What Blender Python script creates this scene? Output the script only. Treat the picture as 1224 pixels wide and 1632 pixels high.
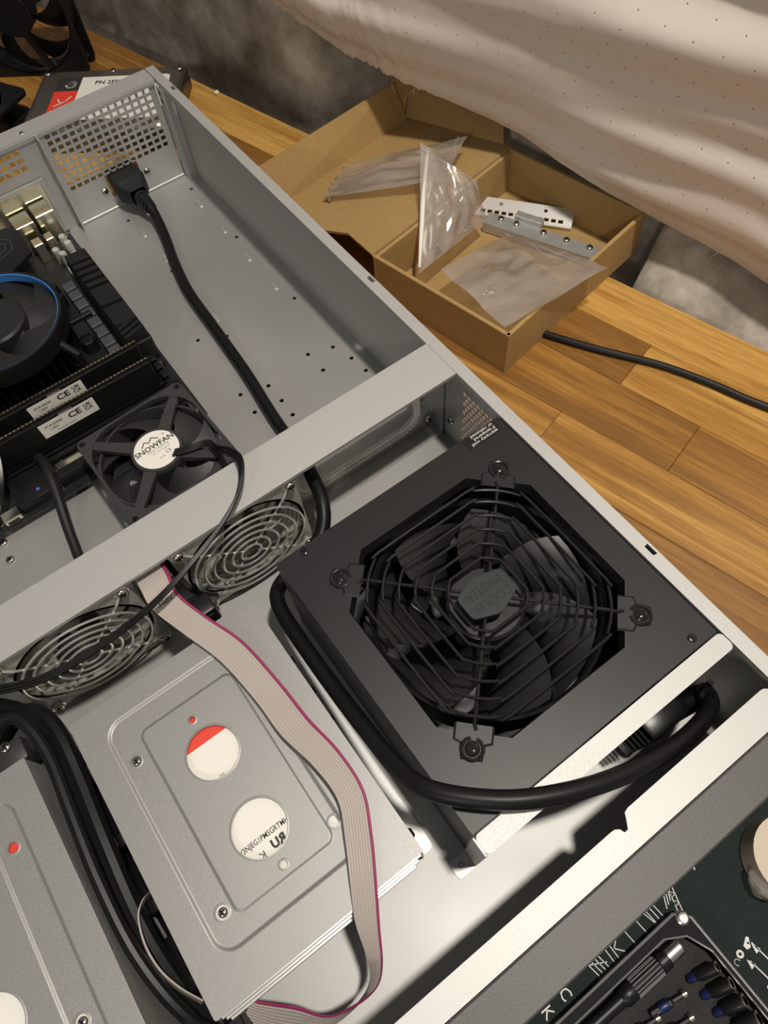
import bpy, bmesh, math, random
from mathutils import Vector as V, Matrix, noise
from mathutils.geometry import delaunay_2d_cdt
PI = math.pi
random.seed(7)
for o in list(bpy.data.objects): bpy.data.objects.remove(o, do_unlink=True)
SC = bpy.context.scene
COL = SC.collection

# ---------------------------------------------------------------- camera, world, lamp, exposure
# Units while modelling: millimetres.  X to the right side wall of the chassis, Y to its rear, Z up, z=0 = chassis floor.
FPX = 1149.9
CAM = V((-187.17, 56.17, 424.82))
ROT = ((0.80650598, -0.58816425, -0.06009091), (-0.54183811, -0.69464049, -0.47316598), (0.23655773, 0.41417074, -0.87892152))
cd = bpy.data.cameras.new('camera'); cam = bpy.data.objects.new('camera', cd); COL.objects.link(cam)
cd.sensor_fit = 'HORIZONTAL'; cd.sensor_width = 36.0; cd.lens = 36.0 * FPX / 1224.0
cd.clip_start = 0.01; cd.clip_end = 50
cols = [V(ROT[0]), -V(ROT[1]), -V(ROT[2])]
cam.matrix_world = Matrix(((cols[0][0], cols[1][0], cols[2][0], CAM[0] / 1000), (cols[0][1], cols[1][1], cols[2][1], CAM[1] / 1000),
                           (cols[0][2], cols[1][2], cols[2][2], CAM[2] / 1000), (0, 0, 0, 1)))
SC.camera = cam

wd = bpy.data.worlds.new('room'); SC.world = wd; wd.use_nodes = True
bg = wd.node_tree.nodes['Background']; bg.inputs[0].default_value = (1.0, 0.97, 0.93, 1); bg.inputs[1].default_value = 0.20

ld = bpy.data.lights.new('ceiling_bulb', 'POINT'); ld.energy = 58; ld.color = (1.0, 0.935, 0.835); ld.shadow_soft_size = 0.035
lamp = bpy.data.objects.new('ceiling_bulb', ld); COL.objects.link(lamp); lamp.location = (0.02, -0.02, 1.35)

ld2 = bpy.data.lights.new('added_fill_light', 'POINT'); ld2.energy = 27; ld2.color = (1.0, 0.935, 0.835); ld2.shadow_soft_size = 0.09  # added fill, no known source; brightens the concrete and middle walls
fill_light = bpy.data.objects.new('added_fill_light', ld2); COL.objects.link(fill_light); fill_light.location = (-1.5, -0.9, 1.25)

vs = SC.view_settings
vs.view_transform = 'Standard'; vs.look = 'None'; vs.gamma = 1; vs.use_curve_mapping = False; vs.exposure = 0.0

def at(u, v, z):
    """a point of the photograph, at the height z (mm) it has in the room"""
    a, b = (u - 612) / FPX, (v - 816) / FPX
    r = V([ROT[0][i] * a + ROT[1][i] * b + ROT[2][i] for i in range(3)])
    return CAM + r * ((z - CAM[2]) / r[2])

# ---------------------------------------------------------------- materials
def _new(name):
    m = bpy.data.materials.new(name); m.use_nodes = True
    nt = m.node_tree; return m, nt, nt.nodes['Principled BSDF']
def mat(name, col, rough=0.5, metal=0.0, nscale=0, nvar=0.0, bump=0.0, bscale=None, coat=0.0, spec=None, rvar=0.0):
    m, nt, b = _new(name)
    b.inputs['Base Color'].default_value = (*col, 1); b.inputs['Roughness'].default_value = rough; b.inputs['Metallic'].default_value = metal
    if spec is not None: b.inputs['Specular IOR Level'].default_value = spec
    if coat: b.inputs['Coat Weight'].default_value = coat; b.inputs['Coat Roughness'].default_value = 0.15
    if nscale or bump:
        tc = nt.nodes.new('ShaderNodeTexCoord')
        n = nt.nodes.new('ShaderNodeTexNoise'); n.inputs['Scale'].default_value = nscale or bscale; n.inputs['Detail'].default_value = 3
        nt.links.new(tc.outputs['Object'], n.inputs['Vector'])
        if nvar:
            mx = nt.nodes.new('ShaderNodeMixRGB'); mx.blend_type = 'MIX'
            mr = nt.nodes.new('ShaderNodeMapRange'); mr.inputs[1].default_value = 0.3; mr.inputs[2].default_value = 0.7
            nt.links.new(n.outputs['Fac'], mr.inputs[0]); nt.links.new(mr.outputs[0], mx.inputs[0])
            mx.inputs[1].default_value = (*[c * (1 - nvar) for c in col], 1); mx.inputs[2].default_value = (*[min(1, c * (1 + nvar)) for c in col], 1)
            nt.links.new(mx.outputs[0], b.inputs['Base Color'])
        if rvar:
            mr2 = nt.nodes.new('ShaderNodeMapRange'); mr2.inputs[1].default_value = 0.3; mr2.inputs[2].default_value = 0.7
            mr2.inputs[3].default_value = rough - rvar; mr2.inputs[4].default_value = rough + rvar
            nt.links.new(n.outputs['Fac'], mr2.inputs[0]); nt.links.new(mr2.outputs[0], b.inputs['Roughness'])
        if bump:
            n2 = n
            if bscale and nscale and bscale != nscale:
                n2 = nt.nodes.new('ShaderNodeTexNoise'); n2.inputs['Scale'].default_value = bscale; n2.inputs['Detail'].default_value = 3
                nt.links.new(tc.outputs['Object'], n2.inputs['Vector'])
            bp = nt.nodes.new('ShaderNodeBump'); bp.inputs['Strength'].default_value = bump; bp.inputs['Distance'].default_value = 0.0005
            nt.links.new(n2.outputs['Fac'], bp.inputs['Height']); nt.links.new(bp.outputs[0], b.inputs['Normal'])
    return m
M = {}
M['galv'] = mat('galvanised_steel', (0.50, 0.495, 0.48), 0.56, 0.55, 1700, 0.08, 0.04, 2000, rvar=0.05)
M['galv2'] = mat('plain_zinc_sheet', (0.52, 0.52, 0.51), 0.50, 0.7, 700, 0.07, 0.04, 1200, rvar=0.05)
M['floor_steel'] = mat('chassis_floor_zinc', (0.42, 0.415, 0.405), 0.52, 0.62, 8, 0.05, 0.03, 1200, rvar=0.05)
M['cage'] = mat('cage_zinc_sheet', (0.33, 0.325, 0.315), 0.5, 0.6, 1700, 0.09, 0.05, 2000, rvar=0.05)
M['chrome'] = mat('nickel_wire', (0.86, 0.84, 0.80), 0.3, 0.75)
M['screw'] = mat('screw_steel', (0.66, 0.63, 0.57), 0.22, 1.0)
M['slot'] = mat('screw_slot', (0.008, 0.008, 0.008), 0.7, spec=0.15)
M['bezel'] = mat('grey_painted_bezel', (0.085, 0.079, 0.079), 0.5, 0.0, 900, 0.16, 0.12, 1300)
M['psu'] = mat('black_textured_paint', (0.011, 0.0105, 0.0115), 0.42, 0.0, 900, 0.1, 0.10, 2400, spec=0.4)
M['psu_side'] = mat('dark_grey_paint', (0.05, 0.05, 0.052), 0.5, 0.0, 700, 0.1, 0.1, 1100)
M['black'] = mat('black_plastic', (0.008, 0.008, 0.0085), 0.38, spec=0.35)
M['black_soft'] = mat('matt_black_plastic', (0.011, 0.011, 0.0115), 0.55, spec=0.35)
M['fan_grey'] = mat('charcoal_fan_plastic', (0.032, 0.031, 0.032), 0.5)
M['blade'] = mat('satin_black_blade', (0.016, 0.0155, 0.0165), 0.36, spec=0.45)
M['smoke'] = mat('smoky_fan_plastic', (0.36, 0.36, 0.31), 0.22)
M['wire_black'] = mat('black_coated_wire', (0.010, 0.010, 0.010), 0.22)
M['rubber'] = mat('black_rubber_cord', (0.006, 0.006, 0.0065), 0.42, spec=0.28)
M['gloss_black'] = mat('glossy_black_vinyl', (0.005, 0.005, 0.0055), 0.3, spec=0.3)
M['badge'] = mat('dark_badge', (0.022, 0.029, 0.029), 0.5, spec=0.3)
M['badge_text'] = mat('badge_lettering', (0.009, 0.012, 0.0125), 0.5, spec=0.3)
M['white'] = mat('white_paper_label', (0.80, 0.77, 0.71), 0.5)
M['print'] = mat('black_print', (0.03, 0.03, 0.03), 0.6)
M['whiteprint'] = mat('white_print', (0.72, 0.72, 0.70), 0.6)
M['red'] = mat('red_label', (0.75, 0.055, 0.03), 0.5)
M['ribbon'] = mat('grey_ribbon_wire', (0.43, 0.38, 0.35), 0.5)
M['ribbon_dark'] = mat('ribbon_valley', (0.22, 0.19, 0.18), 0.55)
M['magenta'] = mat('magenta_ribbon_wire', (0.30, 0.03, 0.11), 0.45)
M['pcb'] = mat('black_circuit_board', (0.012, 0.013, 0.014), 0.38, 0, 400, 0.4)
M['gold'] = mat('gold_contact', (0.75, 0.58, 0.28), 0.3, 1.0)
M['goldcan'] = mat('plated_port_shell', (0.80, 0.76, 0.62), 0.22, 1.0)
M['choke'] = mat('grey_choke', (0.07, 0.07, 0.085), 0.5)
M['blue'] = mat('blue_ring', (0.04, 0.16, 0.44), 0.35)
M['bluebit'] = mat('blue_sleeve', (0.006, 0.012, 0.075), 0.4)
M['alu'] = mat('aluminium', (0.66, 0.65, 0.62), 0.3, 1.0)
M['cap'] = mat('aluminium_capacitor_can', (0.75, 0.74, 0.70), 0.35, 0.7)
M['copper'] = mat('copper_winding', (0.75, 0.33, 0.12), 0.35, 1.0)
M['nylon'] = mat('white_nylon_edging', (0.72, 0.71, 0.68), 0.45)
M['card'] = mat('brown_cardboard', (0.40, 0.255, 0.095), 0.8, 0, 260, 0.05, 0.08, 500)
M['card_edge'] = mat('cardboard_edge', (0.46, 0.31, 0.14), 0.85, 0, 600, 0.2)
M['mat'] = mat('dark_green_mat', (0.011, 0.018, 0.0175), 0.75, 0, 900, 0.15, 0.15, 1500, spec=0.25)
M['foam'] = mat('dark_foam', (0.02, 0.019, 0.019), 0.85, 0, 900, 0.25, 0.3, 1200)
M['tray'] = mat('dark_tray_plastic', (0.008, 0.008, 0.009), 0.7, spec=0.2)
M['trayrim'] = mat('grey_tray_rim', (0.30, 0.30, 0.30), 0.35, 0.5)
M['rail'] = mat('bright_zinc_rail', (0.70, 0.69, 0.67), 0.35, 0.85)
M['hdd'] = mat('drive_casting', (0.16, 0.15, 0.14), 0.35, 0.8)
M['hdd_top'] = mat('drive_cover', (0.30, 0.27, 0.23), 0.35, 0.85)
M['tape'] = mat('cream_paper_core', (0.62, 0.53, 0.42), 0.7)

def wood_material():
    m, nt, b = _new('acacia_butcher_block'); L = nt.links.new; N = nt.nodes.new
    tc = N('ShaderNodeTexCoord'); oi = N('ShaderNodeObjectInfo')
    off = N('ShaderNodeVectorMath'); off.operation = 'MULTIPLY_ADD'
    comb = N('ShaderNodeCombineXYZ')
    for i in range(3): L(oi.outputs['Random'], comb.inputs[i])
    off.inputs[1].default_value = (7, 11, 5); L(comb.outputs[0], off.inputs[0]); L(tc.outputs['Object'], off.inputs[2])
    mp = N('ShaderNodeMapping'); mp.inputs['Scale'].default_value = (4, 110, 50); L(off.outputs[0], mp.inputs['Vector'])
    n1 = N('ShaderNodeTexNoise'); n1.inputs['Scale'].default_value = 1; n1.inputs['Detail'].default_value = 5; n1.inputs['Distortion'].default_value = 0.6; L(mp.outputs[0], n1.inputs['Vector'])
    mp2 = N('ShaderNodeMapping'); mp2.inputs['Scale'].default_value = (45, 900, 300); L(off.outputs[0], mp2.inputs['Vector'])
    n2 = N('ShaderNodeTexNoise'); n2.inputs['Scale'].default_value = 1; n2.inputs['Detail'].default_value = 2; L(mp2.outputs[0], n2.inputs['Vector'])
    r1 = N('ShaderNodeValToRGB'); e = r1.color_ramp.elements
    e[0].position = 0.28; e[0].color = (0.25, 0.115, 0.026, 1); e[1].position = 0.72; e[1].color = (0.64, 0.365, 0.098, 1)
    k = r1.color_ramp.elements.new(0.5); k.color = (0.43, 0.212, 0.044, 1)
    add = N('ShaderNodeMath'); add.operation = 'MULTIPLY_ADD'; add.inputs[1].default_value = 0.42; 
    sub = N('ShaderNodeMath'); sub.operation = 'SUBTRACT'; sub.inputs[1].default_value = 0.5; L(oi.outputs['Random'], sub.inputs[0])
    L(sub.outputs[0], add.inputs[0]); L(n1.outputs['Fac'], add.inputs[2]); L(add.outputs[0], r1.inputs['Fac'])
    mx = N('ShaderNodeMixRGB'); mx.blend_type = 'MULTIPLY'; mx.inputs[0].default_value = 0.45
    r2 = N('ShaderNodeValToRGB'); r2.color_ramp.elements[0].position = 0.3; r2.color_ramp.elements[0].color = (0.5, 0.42, 0.33, 1); r2.color_ramp.elements[1].position = 0.6
    L(n2.outputs['Fac'], r2.inputs['Fac']); L(r1.outputs[0], mx.inputs[1]); L(r2.outputs[0], mx.inputs[2]); L(mx.outputs[0], b.inputs['Base Color'])
    b.inputs['Roughness'].default_value = 0.36
    bp = N('ShaderNodeBump'); bp.inputs['Strength'].default_value = 0.06; bp.inputs['Distance'].default_value = 0.0004; L(n2.outputs['Fac'], bp.inputs['Height']); L(bp.outputs[0], b.inputs['Normal'])
    return m
M['wood'] = wood_material()

def concrete_material():
    m, nt, b = _new('old_concrete'); L = nt.links.new; N = nt.nodes.new
    tc = N('ShaderNodeTexCoord')
    n1 = N('ShaderNodeTexNoise'); n1.inputs['Scale'].default_value = 11; n1.inputs['Detail'].default_value = 7; n1.inputs['Roughness'].default_value = 0.62; L(tc.outputs['Object'], n1.inputs['Vector'])
    n2 = N('ShaderNodeTexNoise'); n2.inputs['Scale'].default_value = 60; n2.inputs['Detail'].default_value = 5; L(tc.outputs['Object'], n2.inputs['Vector'])
    r = N('ShaderNodeValToRGB'); e = r.color_ramp.elements
    e[0].position = 0.33; e[0].color = (0.15, 0.12, 0.088, 1); e[1].position = 0.66; e[1].color = (0.68, 0.63, 0.55, 1)
    k = e.new(0.5); k.color = (0.36, 0.32, 0.265, 1)
    L(n1.outputs['Fac'], r.inputs['Fac']); L(r.outputs[0], b.inputs['Base Color'])
    b.inputs['Roughness'].default_value = 0.85
    bp = N('ShaderNodeBump'); bp.inputs['Strength'].default_value = 0.6; bp.inputs['Distance'].default_value = 0.002
    L(n2.outputs['Fac'], bp.inputs['Height']); L(bp.outputs[0], b.inputs['Normal'])
    return m
M['concrete'] = concrete_material()

def sheet_material():
    m, nt, b = _new('perforated_white_film'); L = nt.links.new; N = nt.nodes.new
    b.inputs['Roughness'].default_value = 0.42
    uv = N('ShaderNodeUVMap'); sep = N('ShaderNodeSeparateXYZ'); L(uv.outputs[0], sep.inputs[0])
    # pinholes on a skewed grid (uv in mm / 10)
    def math(op, a, bb=None):
        n = N('ShaderNodeMath'); n.operation = op
        for i, x in enumerate((a, bb)):
            if x is None: continue
            if isinstance(x, (int, float)): n.inputs[i].default_value = x
            else: L(x, n.inputs[i])
        return n.outputs[0]
    u = math('DIVIDE', sep.outputs[0], 1.9); v = math('DIVIDE', sep.outputs[1], 1.25)
    row = math('FLOOR', v); u2 = math('ADD', u, math('MULTIPLY', row, 0.37))
    fu = math('SUBTRACT', math('FRACT', u2), 0.5); fv = math('SUBTRACT', math('FRACT', v), 0.5)
    d = math('SQRT', math('ADD', math('MULTIPLY', math('MULTIPLY', fu, fu), 3.6), math('MULTIPLY', math('MULTIPLY', fv, fv), 1.56)))
    hole = math('LESS_THAN', d, 0.052)
    mx = N('ShaderNodeMixRGB'); L(hole, mx.inputs[0]); mx.inputs[1].default_value = (0.72, 0.635, 0.56, 1); mx.inputs[2].default_value = (0.26, 0.19, 0.14, 1)
    L(mx.outputs[0], b.inputs['Base Color'])
    return m
M['sheet'] = sheet_material()
M['fibre'] = mat('grey_glass_fibre', (0.17, 0.14, 0.12), 0.95, 0, 160, 0.6, 1.0, 220)
M['fibre_light'] = mat('pale_glass_fibre', (0.50, 0.45, 0.41), 0.95, 0, 160, 0.4)

def film_material():
    m = bpy.data.materials.new('clear_plastic_film'); m.use_nodes = True; nt = m.node_tree; nt.nodes.clear(); L = nt.links.new; N = nt.nodes.new
    out = N('ShaderNodeOutputMaterial'); tr = N('ShaderNodeBsdfTransparent'); tr.inputs[0].default_value = (0.97, 0.95, 0.93, 1)
    gl = N('ShaderNodeBsdfGlossy'); gl.inputs['Roughness'].default_value = 0.12
    df = N('ShaderNodeBsdfDiffuse'); df.inputs[0].default_value = (0.85, 0.79, 0.73, 1)
    lw = N('ShaderNodeLayerWeight'); lw.inputs[0].default_value = 0.35
    mr = N('ShaderNodeMapRange'); mr.inputs[3].default_value = 0.10; mr.inputs[4].default_value = 0.7; L(lw.outputs['Facing'], mr.inputs[0])
    m1 = N('ShaderNodeMixShader'); m1.inputs[0].default_value = 0.17; L(tr.outputs[0], m1.inputs[1]); L(df.outputs[0], m1.inputs[2])
    m2 = N('ShaderNodeMixShader'); L(mr.outputs[0], m2.inputs[0]); L(m1.outputs[0], m2.inputs[1]); L(gl.outputs[0], m2.inputs[2])
    L(m2.outputs[0], out.inputs[0]); return m
M['film'] = film_material()
M['fold_glint'] = mat('painted_fold_glint', (0.86, 0.82, 0.76), 0.15)  # glossy highlight on the clear bag's fold, put into a whitish colour

# ---------------------------------------------------------------- mesh collector
def rrect(x0, x1, y0, y1, r, n=5):
    pts = []
    for cx, cy, a0 in ((x1 - r, y0 + r, -90), (x1 - r, y1 - r, 0), (x0 + r, y1 - r, 90), (x0 + r, y0 + r, 180)):
        for i in range(n + 1):
            a = math.radians(a0 + 90 * i / n); pts.append((cx + r * math.cos(a), cy + r * math.sin(a)))
    return pts
def circ(x, y, r, n=20, a0=0.0): return [(x + r * math.cos(a0 + 2 * PI * i / n), y + r * math.sin(a0 + 2 * PI * i / n)) for i in range(n)]
def rect(x0, x1, y0, y1): return [(x0, y0), (x1, y0), (x1, y1), (x0, y1)]
def octo(a, c, n=0): return [(a, -a + c), (a, a - c), (a - c, a), (-a + c, a), (-a, a - c), (-a, -a + c), (-a + c, -a), (a - c, -a)]
def smooth_path(pts, k=6, closed=False):
    P = [V(p) for p in pts]; out = []; n = len(P)
    rng = range(n) if closed else range(n - 1)
    for i in rng:
        p1, p2 = P[i], P[(i + 1) % n]
        p0 = P[(i - 1) % n] if (closed or i > 0) else p1 * 2 - p2
        p3 = P[(i + 2) % n] if (closed or i + 2 < n) else p2 * 2 - p1
        for j in range(k):
            t = j / k; t2, t3 = t * t, t * t * t
            out.append(0.5 * ((2 * p1) + (p2 - p0) * t + (2 * p0 - 5 * p1 + 4 * p2 - p3) * t2 + (3 * p1 - p0 - 3 * p2 + p3) * t3))
    if not closed: out.append(P[-1])
    return out
XY = (V((0, 0, 0)), V((1, 0, 0)), V((0, 1, 0)), V((0, 0, 1)))
def frame(o, u=(1, 0, 0), v=(0, 1, 0)):
    u = V(u).normalized(); v = V(v).normalized(); return (V(o), u, v, u.cross(v))
class G:
    def __init__(s): s.v = []; s.f = []; s.m = []; s.uv = None
    def add(s, verts, faces, m=0, fr=None):
        b = len(s.v)
        for p in verts:
            p = V(p)
            if fr: p = fr[0] + fr[1] * p[0] + fr[2] * p[1] + fr[3] * p[2]
            s.v.append(p)
        for f in faces: s.f.append([i + b for i in f]); s.m.append(m)
        return s
    def box(s, x0, x1, y0, y1, z0, z1, m=0, fr=None, c=0.0):
        if c <= 0:
            vs_ = [(x, y, z) for z in (z0, z1) for y in (y0, y1) for x in (x0, x1)]
            return s.add(vs_, [(0, 2, 3, 1), (4, 5, 7, 6), (0, 1, 5, 4), (2, 6, 7, 3), (0, 4, 6, 2), (1, 3, 7, 5)], m, fr)
        # chamfered edges
        vv = []; fc = []
        bm = bmesh.new(); bmesh.ops.create_cube(bm, size=1.0)
        for q in bm.verts: q.co = V((x0 + (q.co.x + .5) * (x1 - x0), y0 + (q.co.y + .5) * (y1 - y0), z0 + (q.co.z + .5) * (z1 - z0)))
        bmesh.ops.bevel(bm, geom=bm.edges[:], offset=c, segments=1 if c < 1 else 2, affect='EDGES', profile=0.5)
        bm.verts.index_update(); vv = [q.co.copy() for q in bm.verts]; fc = [[q.index for q in f.verts] for f in bm.faces]; bm.free()
        return s.add(vv, fc, m, fr)
    def plate(s, outer, holes=(), t=1.0, fr=XY, m=0, z0=0.0, back=True):
        """flat sheet with real openings: outline and holes in 2D, thickness t from z0 up"""
        pts = []; loops = []
        for lp in [outer] + list(holes):
            if sum(a[0] * b[1] - b[0] * a[1] for a, b in zip(lp, list(lp[1:]) + list(lp[:1]))) < 0: lp = list(lp)[::-1]
            loops.append(list(range(len(pts), len(pts) + len(lp)))); pts += [V((p[0], p[1])) for p in lp]
        r = delaunay_2d_cdt(pts, [], loops, 2, 1e-5)
        n = len(r[0]); vs_ = [(p.x, p.y, z0 + t) for p in r[0]]; fc = [list(f) for f in r[2]]
        if back:
            vs_ += [(p.x, p.y, z0) for p in r[0]]; fc += [[i + n for i in reversed(f)] for f in r[2]]
            cnt = {}
            for f in r[2]:
                for i in range(len(f)):
                    a, b = f[i], f[(i + 1) % len(f)]; cnt[(a, b)] = 1
            for (a, b) in cnt:
                if (b, a) not in cnt: fc.append([b, a, a + n, b + n])
        return s.add(vs_, fc, m, fr)
    def loft(s, la, za, lb, zb, m=0, fr=None):
        n = len(la); vs_ = [(p[0], p[1], za) for p in la] + [(p[0], p[1], zb) for p in lb]
        return s.add(vs_, [(i, (i + 1) % n, n + (i + 1) % n, n + i) for i in range(n)], m, fr)
    def tube(s, path, r, seg=8, closed=False, m=0, fr=None, flat=1.0):
        P = [V(p) for p in path]; n = len(P)
        T = []
        for i in range(n):
            a = P[(i - 1) % n] if (closed or i > 0) else P[i]; b = P[(i + 1) % n] if (closed or i < n - 1) else P[i]
            d = b - a; T.append(d.normalized() if d.length > 1e-9 else V((0, 0, 1)))
        up = V((0, 0, 1)) if abs(T[0].z) < 0.9 else V((1, 0, 0))
        nrm = (up - T[0] * up.dot(T[0])).normalized(); vs_ = []
        rr = r if callable(r) else (lambda t: r)
        for i in range(n):
            nrm = (nrm - T[i] * nrm.dot(T[i]))
            nrm = nrm.normalized() if nrm.length > 1e-6 else T[i].orthogonal().normalized()
            bn = T[i].cross(nrm); q = rr(i / max(1, n - 1))
            for j in range(seg):
                a = 2 * PI * j / seg; vs_.append(P[i] + nrm * (math.cos(a) * q * flat) + bn * (math.sin(a) * q))
        fc = []
        for i in range(n if closed else n - 1):
            for j in range(seg):
                i2 = (i + 1) % n; j2 = (j + 1) % seg
                fc.append((i * seg + j, i * seg + j2, i2 * seg + j2, i2 * seg + j))
        if not closed: fc += [list(range(seg))[::-1], [(n - 1) * seg + j for j in range(seg)]]
        return s.add(vs_, fc, m, fr)
    def lathe(s, prof, seg=24, fr=XY, m=0):
        vs_ = []; fc = []; k = len(prof)
        for i in range(seg):
            a = 2 * PI * i / seg
            for r, z in prof: vs_.append((r * math.cos(a), r * math.sin(a), z))
        for i in range(seg):
            for j in range(k - 1):
                a, b = i * k + j, ((i + 1) % seg) * k + j
                fc.append((a, b, b + 1, a + 1))
        return s.add(vs_, fc, m, fr)
    def grid(s, fn, nu, nv, m=0, uvfn=None):
        vs_ = [fn(i / nu, j / nv) for i in range(nu + 1) for j in range(nv + 1)]
        if uvfn: s.uv = [uvfn(i / nu, j / nv) for i in range(nu + 1) for j in range(nv + 1)]
        return s.add(vs_, [(i * (nv + 1) + j, (i + 1) * (nv + 1) + j, (i + 1) * (nv + 1) + j + 1, i * (nv + 1) + j + 1) for i in range(nu) for j in range(nv)], m)
    def bands(s, loops, m=0):
        n = len(loops[0][0]); vs_ = [(p[0], p[1], z) for lp, z in loops for p in lp]
        return s.add(vs_, [(k * n + i, k * n + (i + 1) % n, (k + 1) * n + (i + 1) % n, (k + 1) * n + i) for k in range(len(loops) - 1) for i in range(n)], m)
    def text(s, body, size, fr, m=0, align='CENTER', sx=1.0, spacing=1.0, bold=0.0):
        c = bpy.data.curves.new('t', 'FONT'); c.body = body; c.size = size; c.align_x = align; c.align_y = 'CENTER'; c.resolution_u = 2; c.space_line = spacing; c.offset = bold * size
        ob = bpy.data.objects.new('t', c); me = bpy.data.meshes.new_from_object(ob)
        s.add([(q.co.x * sx, q.co.y, 0.0) for q in me.vertices], [list(p.vertices) for p in me.polygons], m, fr)
        bpy.data.objects.remove(ob); bpy.data.meshes.remove(me); bpy.data.curves.remove(c); return s
    def strip(s, pts, w, fr=XY, m=0, z=0.0):
        """flat printed line"""
        P = [V((p[0], p[1])) for p in pts]
        for a, b in zip(P[:-1], P[1:]):
            d = (b - a).normalized(); n = V((-d.y, d.x)) * w / 2; e = d * w * 0.4
            s.add([(*(a - n - e), z), (*(b - n + e), z), (*(b + n + e), z), (*(a + n - e), z)], [(0, 1, 2, 3)], m, fr)
        return s

ROOTLOC = {}
def build(g, name, mats, off=V((0, 0, 0)), sharp=35, normals=True):
    me = bpy.data.meshes.new(name)
    me.from_pydata([tuple((p - off) * 0.001) for p in g.v], [], g.f)
    for k in (mats if isinstance(mats, (list, tuple)) else [mats]): me.materials.append(M[k])
    if any(g.m): me.polygons.foreach_set('material_index', g.m)
    if g.uv:
        ul = me.uv_layers.new(name='UVMap')
        for lp in me.loops: ul.data[lp.index].uv = g.uv[lp.vertex_index]
    me.validate()
    if normals:
        bm = bmesh.new(); bm.from_mesh(me); bmesh.ops.recalc_face_normals(bm, faces=bm.faces[:]); bm.to_mesh(me); bm.free()
    me.polygons.foreach_set('use_smooth', [True] * len(me.polygons))
    me.set_sharp_from_angle(angle=math.radians(sharp)); me.update()
    return me
def link(o): COL.objects.link(o); return o
def thing(name, label, cat, loc, group=None, rot=None, kind=None):
    o = link(bpy.data.objects.new(name, None)); o.empty_display_size = 0.01
    o.location = V(loc) * 0.001
    if rot is not None: o.rotation_euler = rot
    o['label'] = label; o['category'] = cat
    if group: o['group'] = group
    if kind: o['kind'] = kind
    ROOTLOC[o.name] = V(loc)
    return o
def root_of(o):
    while o.parent: o = o.parent
    return o
def part(name, g, mats, parent, local=False, label=None, sharp=35):
    off = V((0, 0, 0)) if local else ROOTLOC[root_of(parent).name]
    o = link(bpy.data.objects.new(name, g if isinstance(g, bpy.types.Mesh) else build(g, name, mats, off, sharp)))
    o.parent = parent
    if label: o['label'] = label
    return o
def solo(name, g, mats, label, cat, loc=None, group=None, kind=None, sharp=35):
    if loc is None:
        xs = [p.x for p in g.v]; ys = [p.y for p in g.v]; loc = V(((min(xs) + max(xs)) / 2, (min(ys) + max(ys)) / 2, min(p.z for p in g.v)))
    o = link(bpy.data.objects.new(name, build(g, name, mats, V(loc), sharp))); o.location = V(loc) * 0.001
    if label: o['label'] = label
    if cat: o['category'] = cat
    if group: o['group'] = group
    if kind: o['kind'] = kind
    ROOTLOC[o.name] = V(loc)
    return o

# ---------------------------------------------------------------- shared little pieces
def screw_mesh(name, r=3.0, h=1.8, mats=('screw', 'slot'), flat=False, cross=True):
    g = G()
    if flat: g.lathe([(0.001, h), (r * 0.78, h), (r, h * 0.6), (r, 0), (0.001, 0)], 20)
    else: g.lathe([(0.001, h), (r * 0.45, h * 0.96), (r * 0.8, h * 0.7), (r, h * 0.25), (r, 0), (0.001, 0)], 20)
    if cross:
        w = r * 0.17; l = r * 0.62; z = h + 0.03
        g.box(-l, l, -w, w, h * 0.5, z, 1); g.box(-w, w, -l, l, h * 0.5, z + 0.01, 1)
    return build(g, name, mats)
SCREW = screw_mesh('screw', 3.0, 1.9)
SCREW_S = screw_mesh('screw', 2.2, 1.4)
SCREW_BLK = screw_mesh('screw', 3.6, 1.6, ('wire_black', 'slot'))
SCREW_BLKS = screw_mesh('screw', 2.2, 0.7, ('wire_black', 'slot'), True)
def place(mesh, name, parent, pos, normal=(0, 0, 1), spin=0.4, off=None):
    o = link(bpy.data.objects.new(name, mesh)); o.parent = parent
    o.location = (V(pos) - ROOTLOC[root_of(parent).name]) * 0.001
    q = V((0, 0, 1)).rotation_difference(V(normal)); o.rotation_mode = 'QUATERNION'
    from mathutils import Quaternion
    o.rotation_quaternion = q @ Quaternion((0, 0, 1), spin)
    return o

def rotor(g, R, r0, n, z0, z1, sweep=0.5, chord=0.62, m=0, fr=None, t=0.9, a0=0.0, hub=True, hubz=None, nu=6, nv=5):
    for k in range(n):
        base = a0 + 2 * PI * k / n
        def pt(u, v, dz):
            r = r0 + (R - r0) * u
            a = base + sweep * u ** 1.3 + (v - 0.5) * 2 * PI / n * chord * (1.05 + 0.35 * u)
            vv = v + 0.10 * math.sin(PI * v)
            return (r * math.cos(a), r * math.sin(a), z0 + (z1 - z0) * vv + dz)
        vs_ = [pt(i / nu, j / nv, d) for d in (0, -t) for i in range(nu + 1) for j in range(nv + 1)]
        N_ = (nu + 1) * (nv + 1); fc = []
        for i in range(nu):
            for j in range(nv):
                a = i * (nv + 1) + j; q = (a, a + nv + 1, a + nv + 2, a + 1)
                fc.append(q); fc.append(tuple(x + N_ for x in reversed(q)))
        edge = [i * (nv + 1) for i in range(nu + 1)] + [nu * (nv + 1) + j for j in range(1, nv + 1)] + [i * (nv + 1) + nv for i in range(nu - 1, -1, -1)] + [j for j in range(nv - 1, 0, -1)]
        for a, b in zip(edge, edge[1:] + edge[:1]): fc.append((a, b, b + N_, a + N_))
        g.add(vs_, fc, m, fr)
    return g
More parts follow.
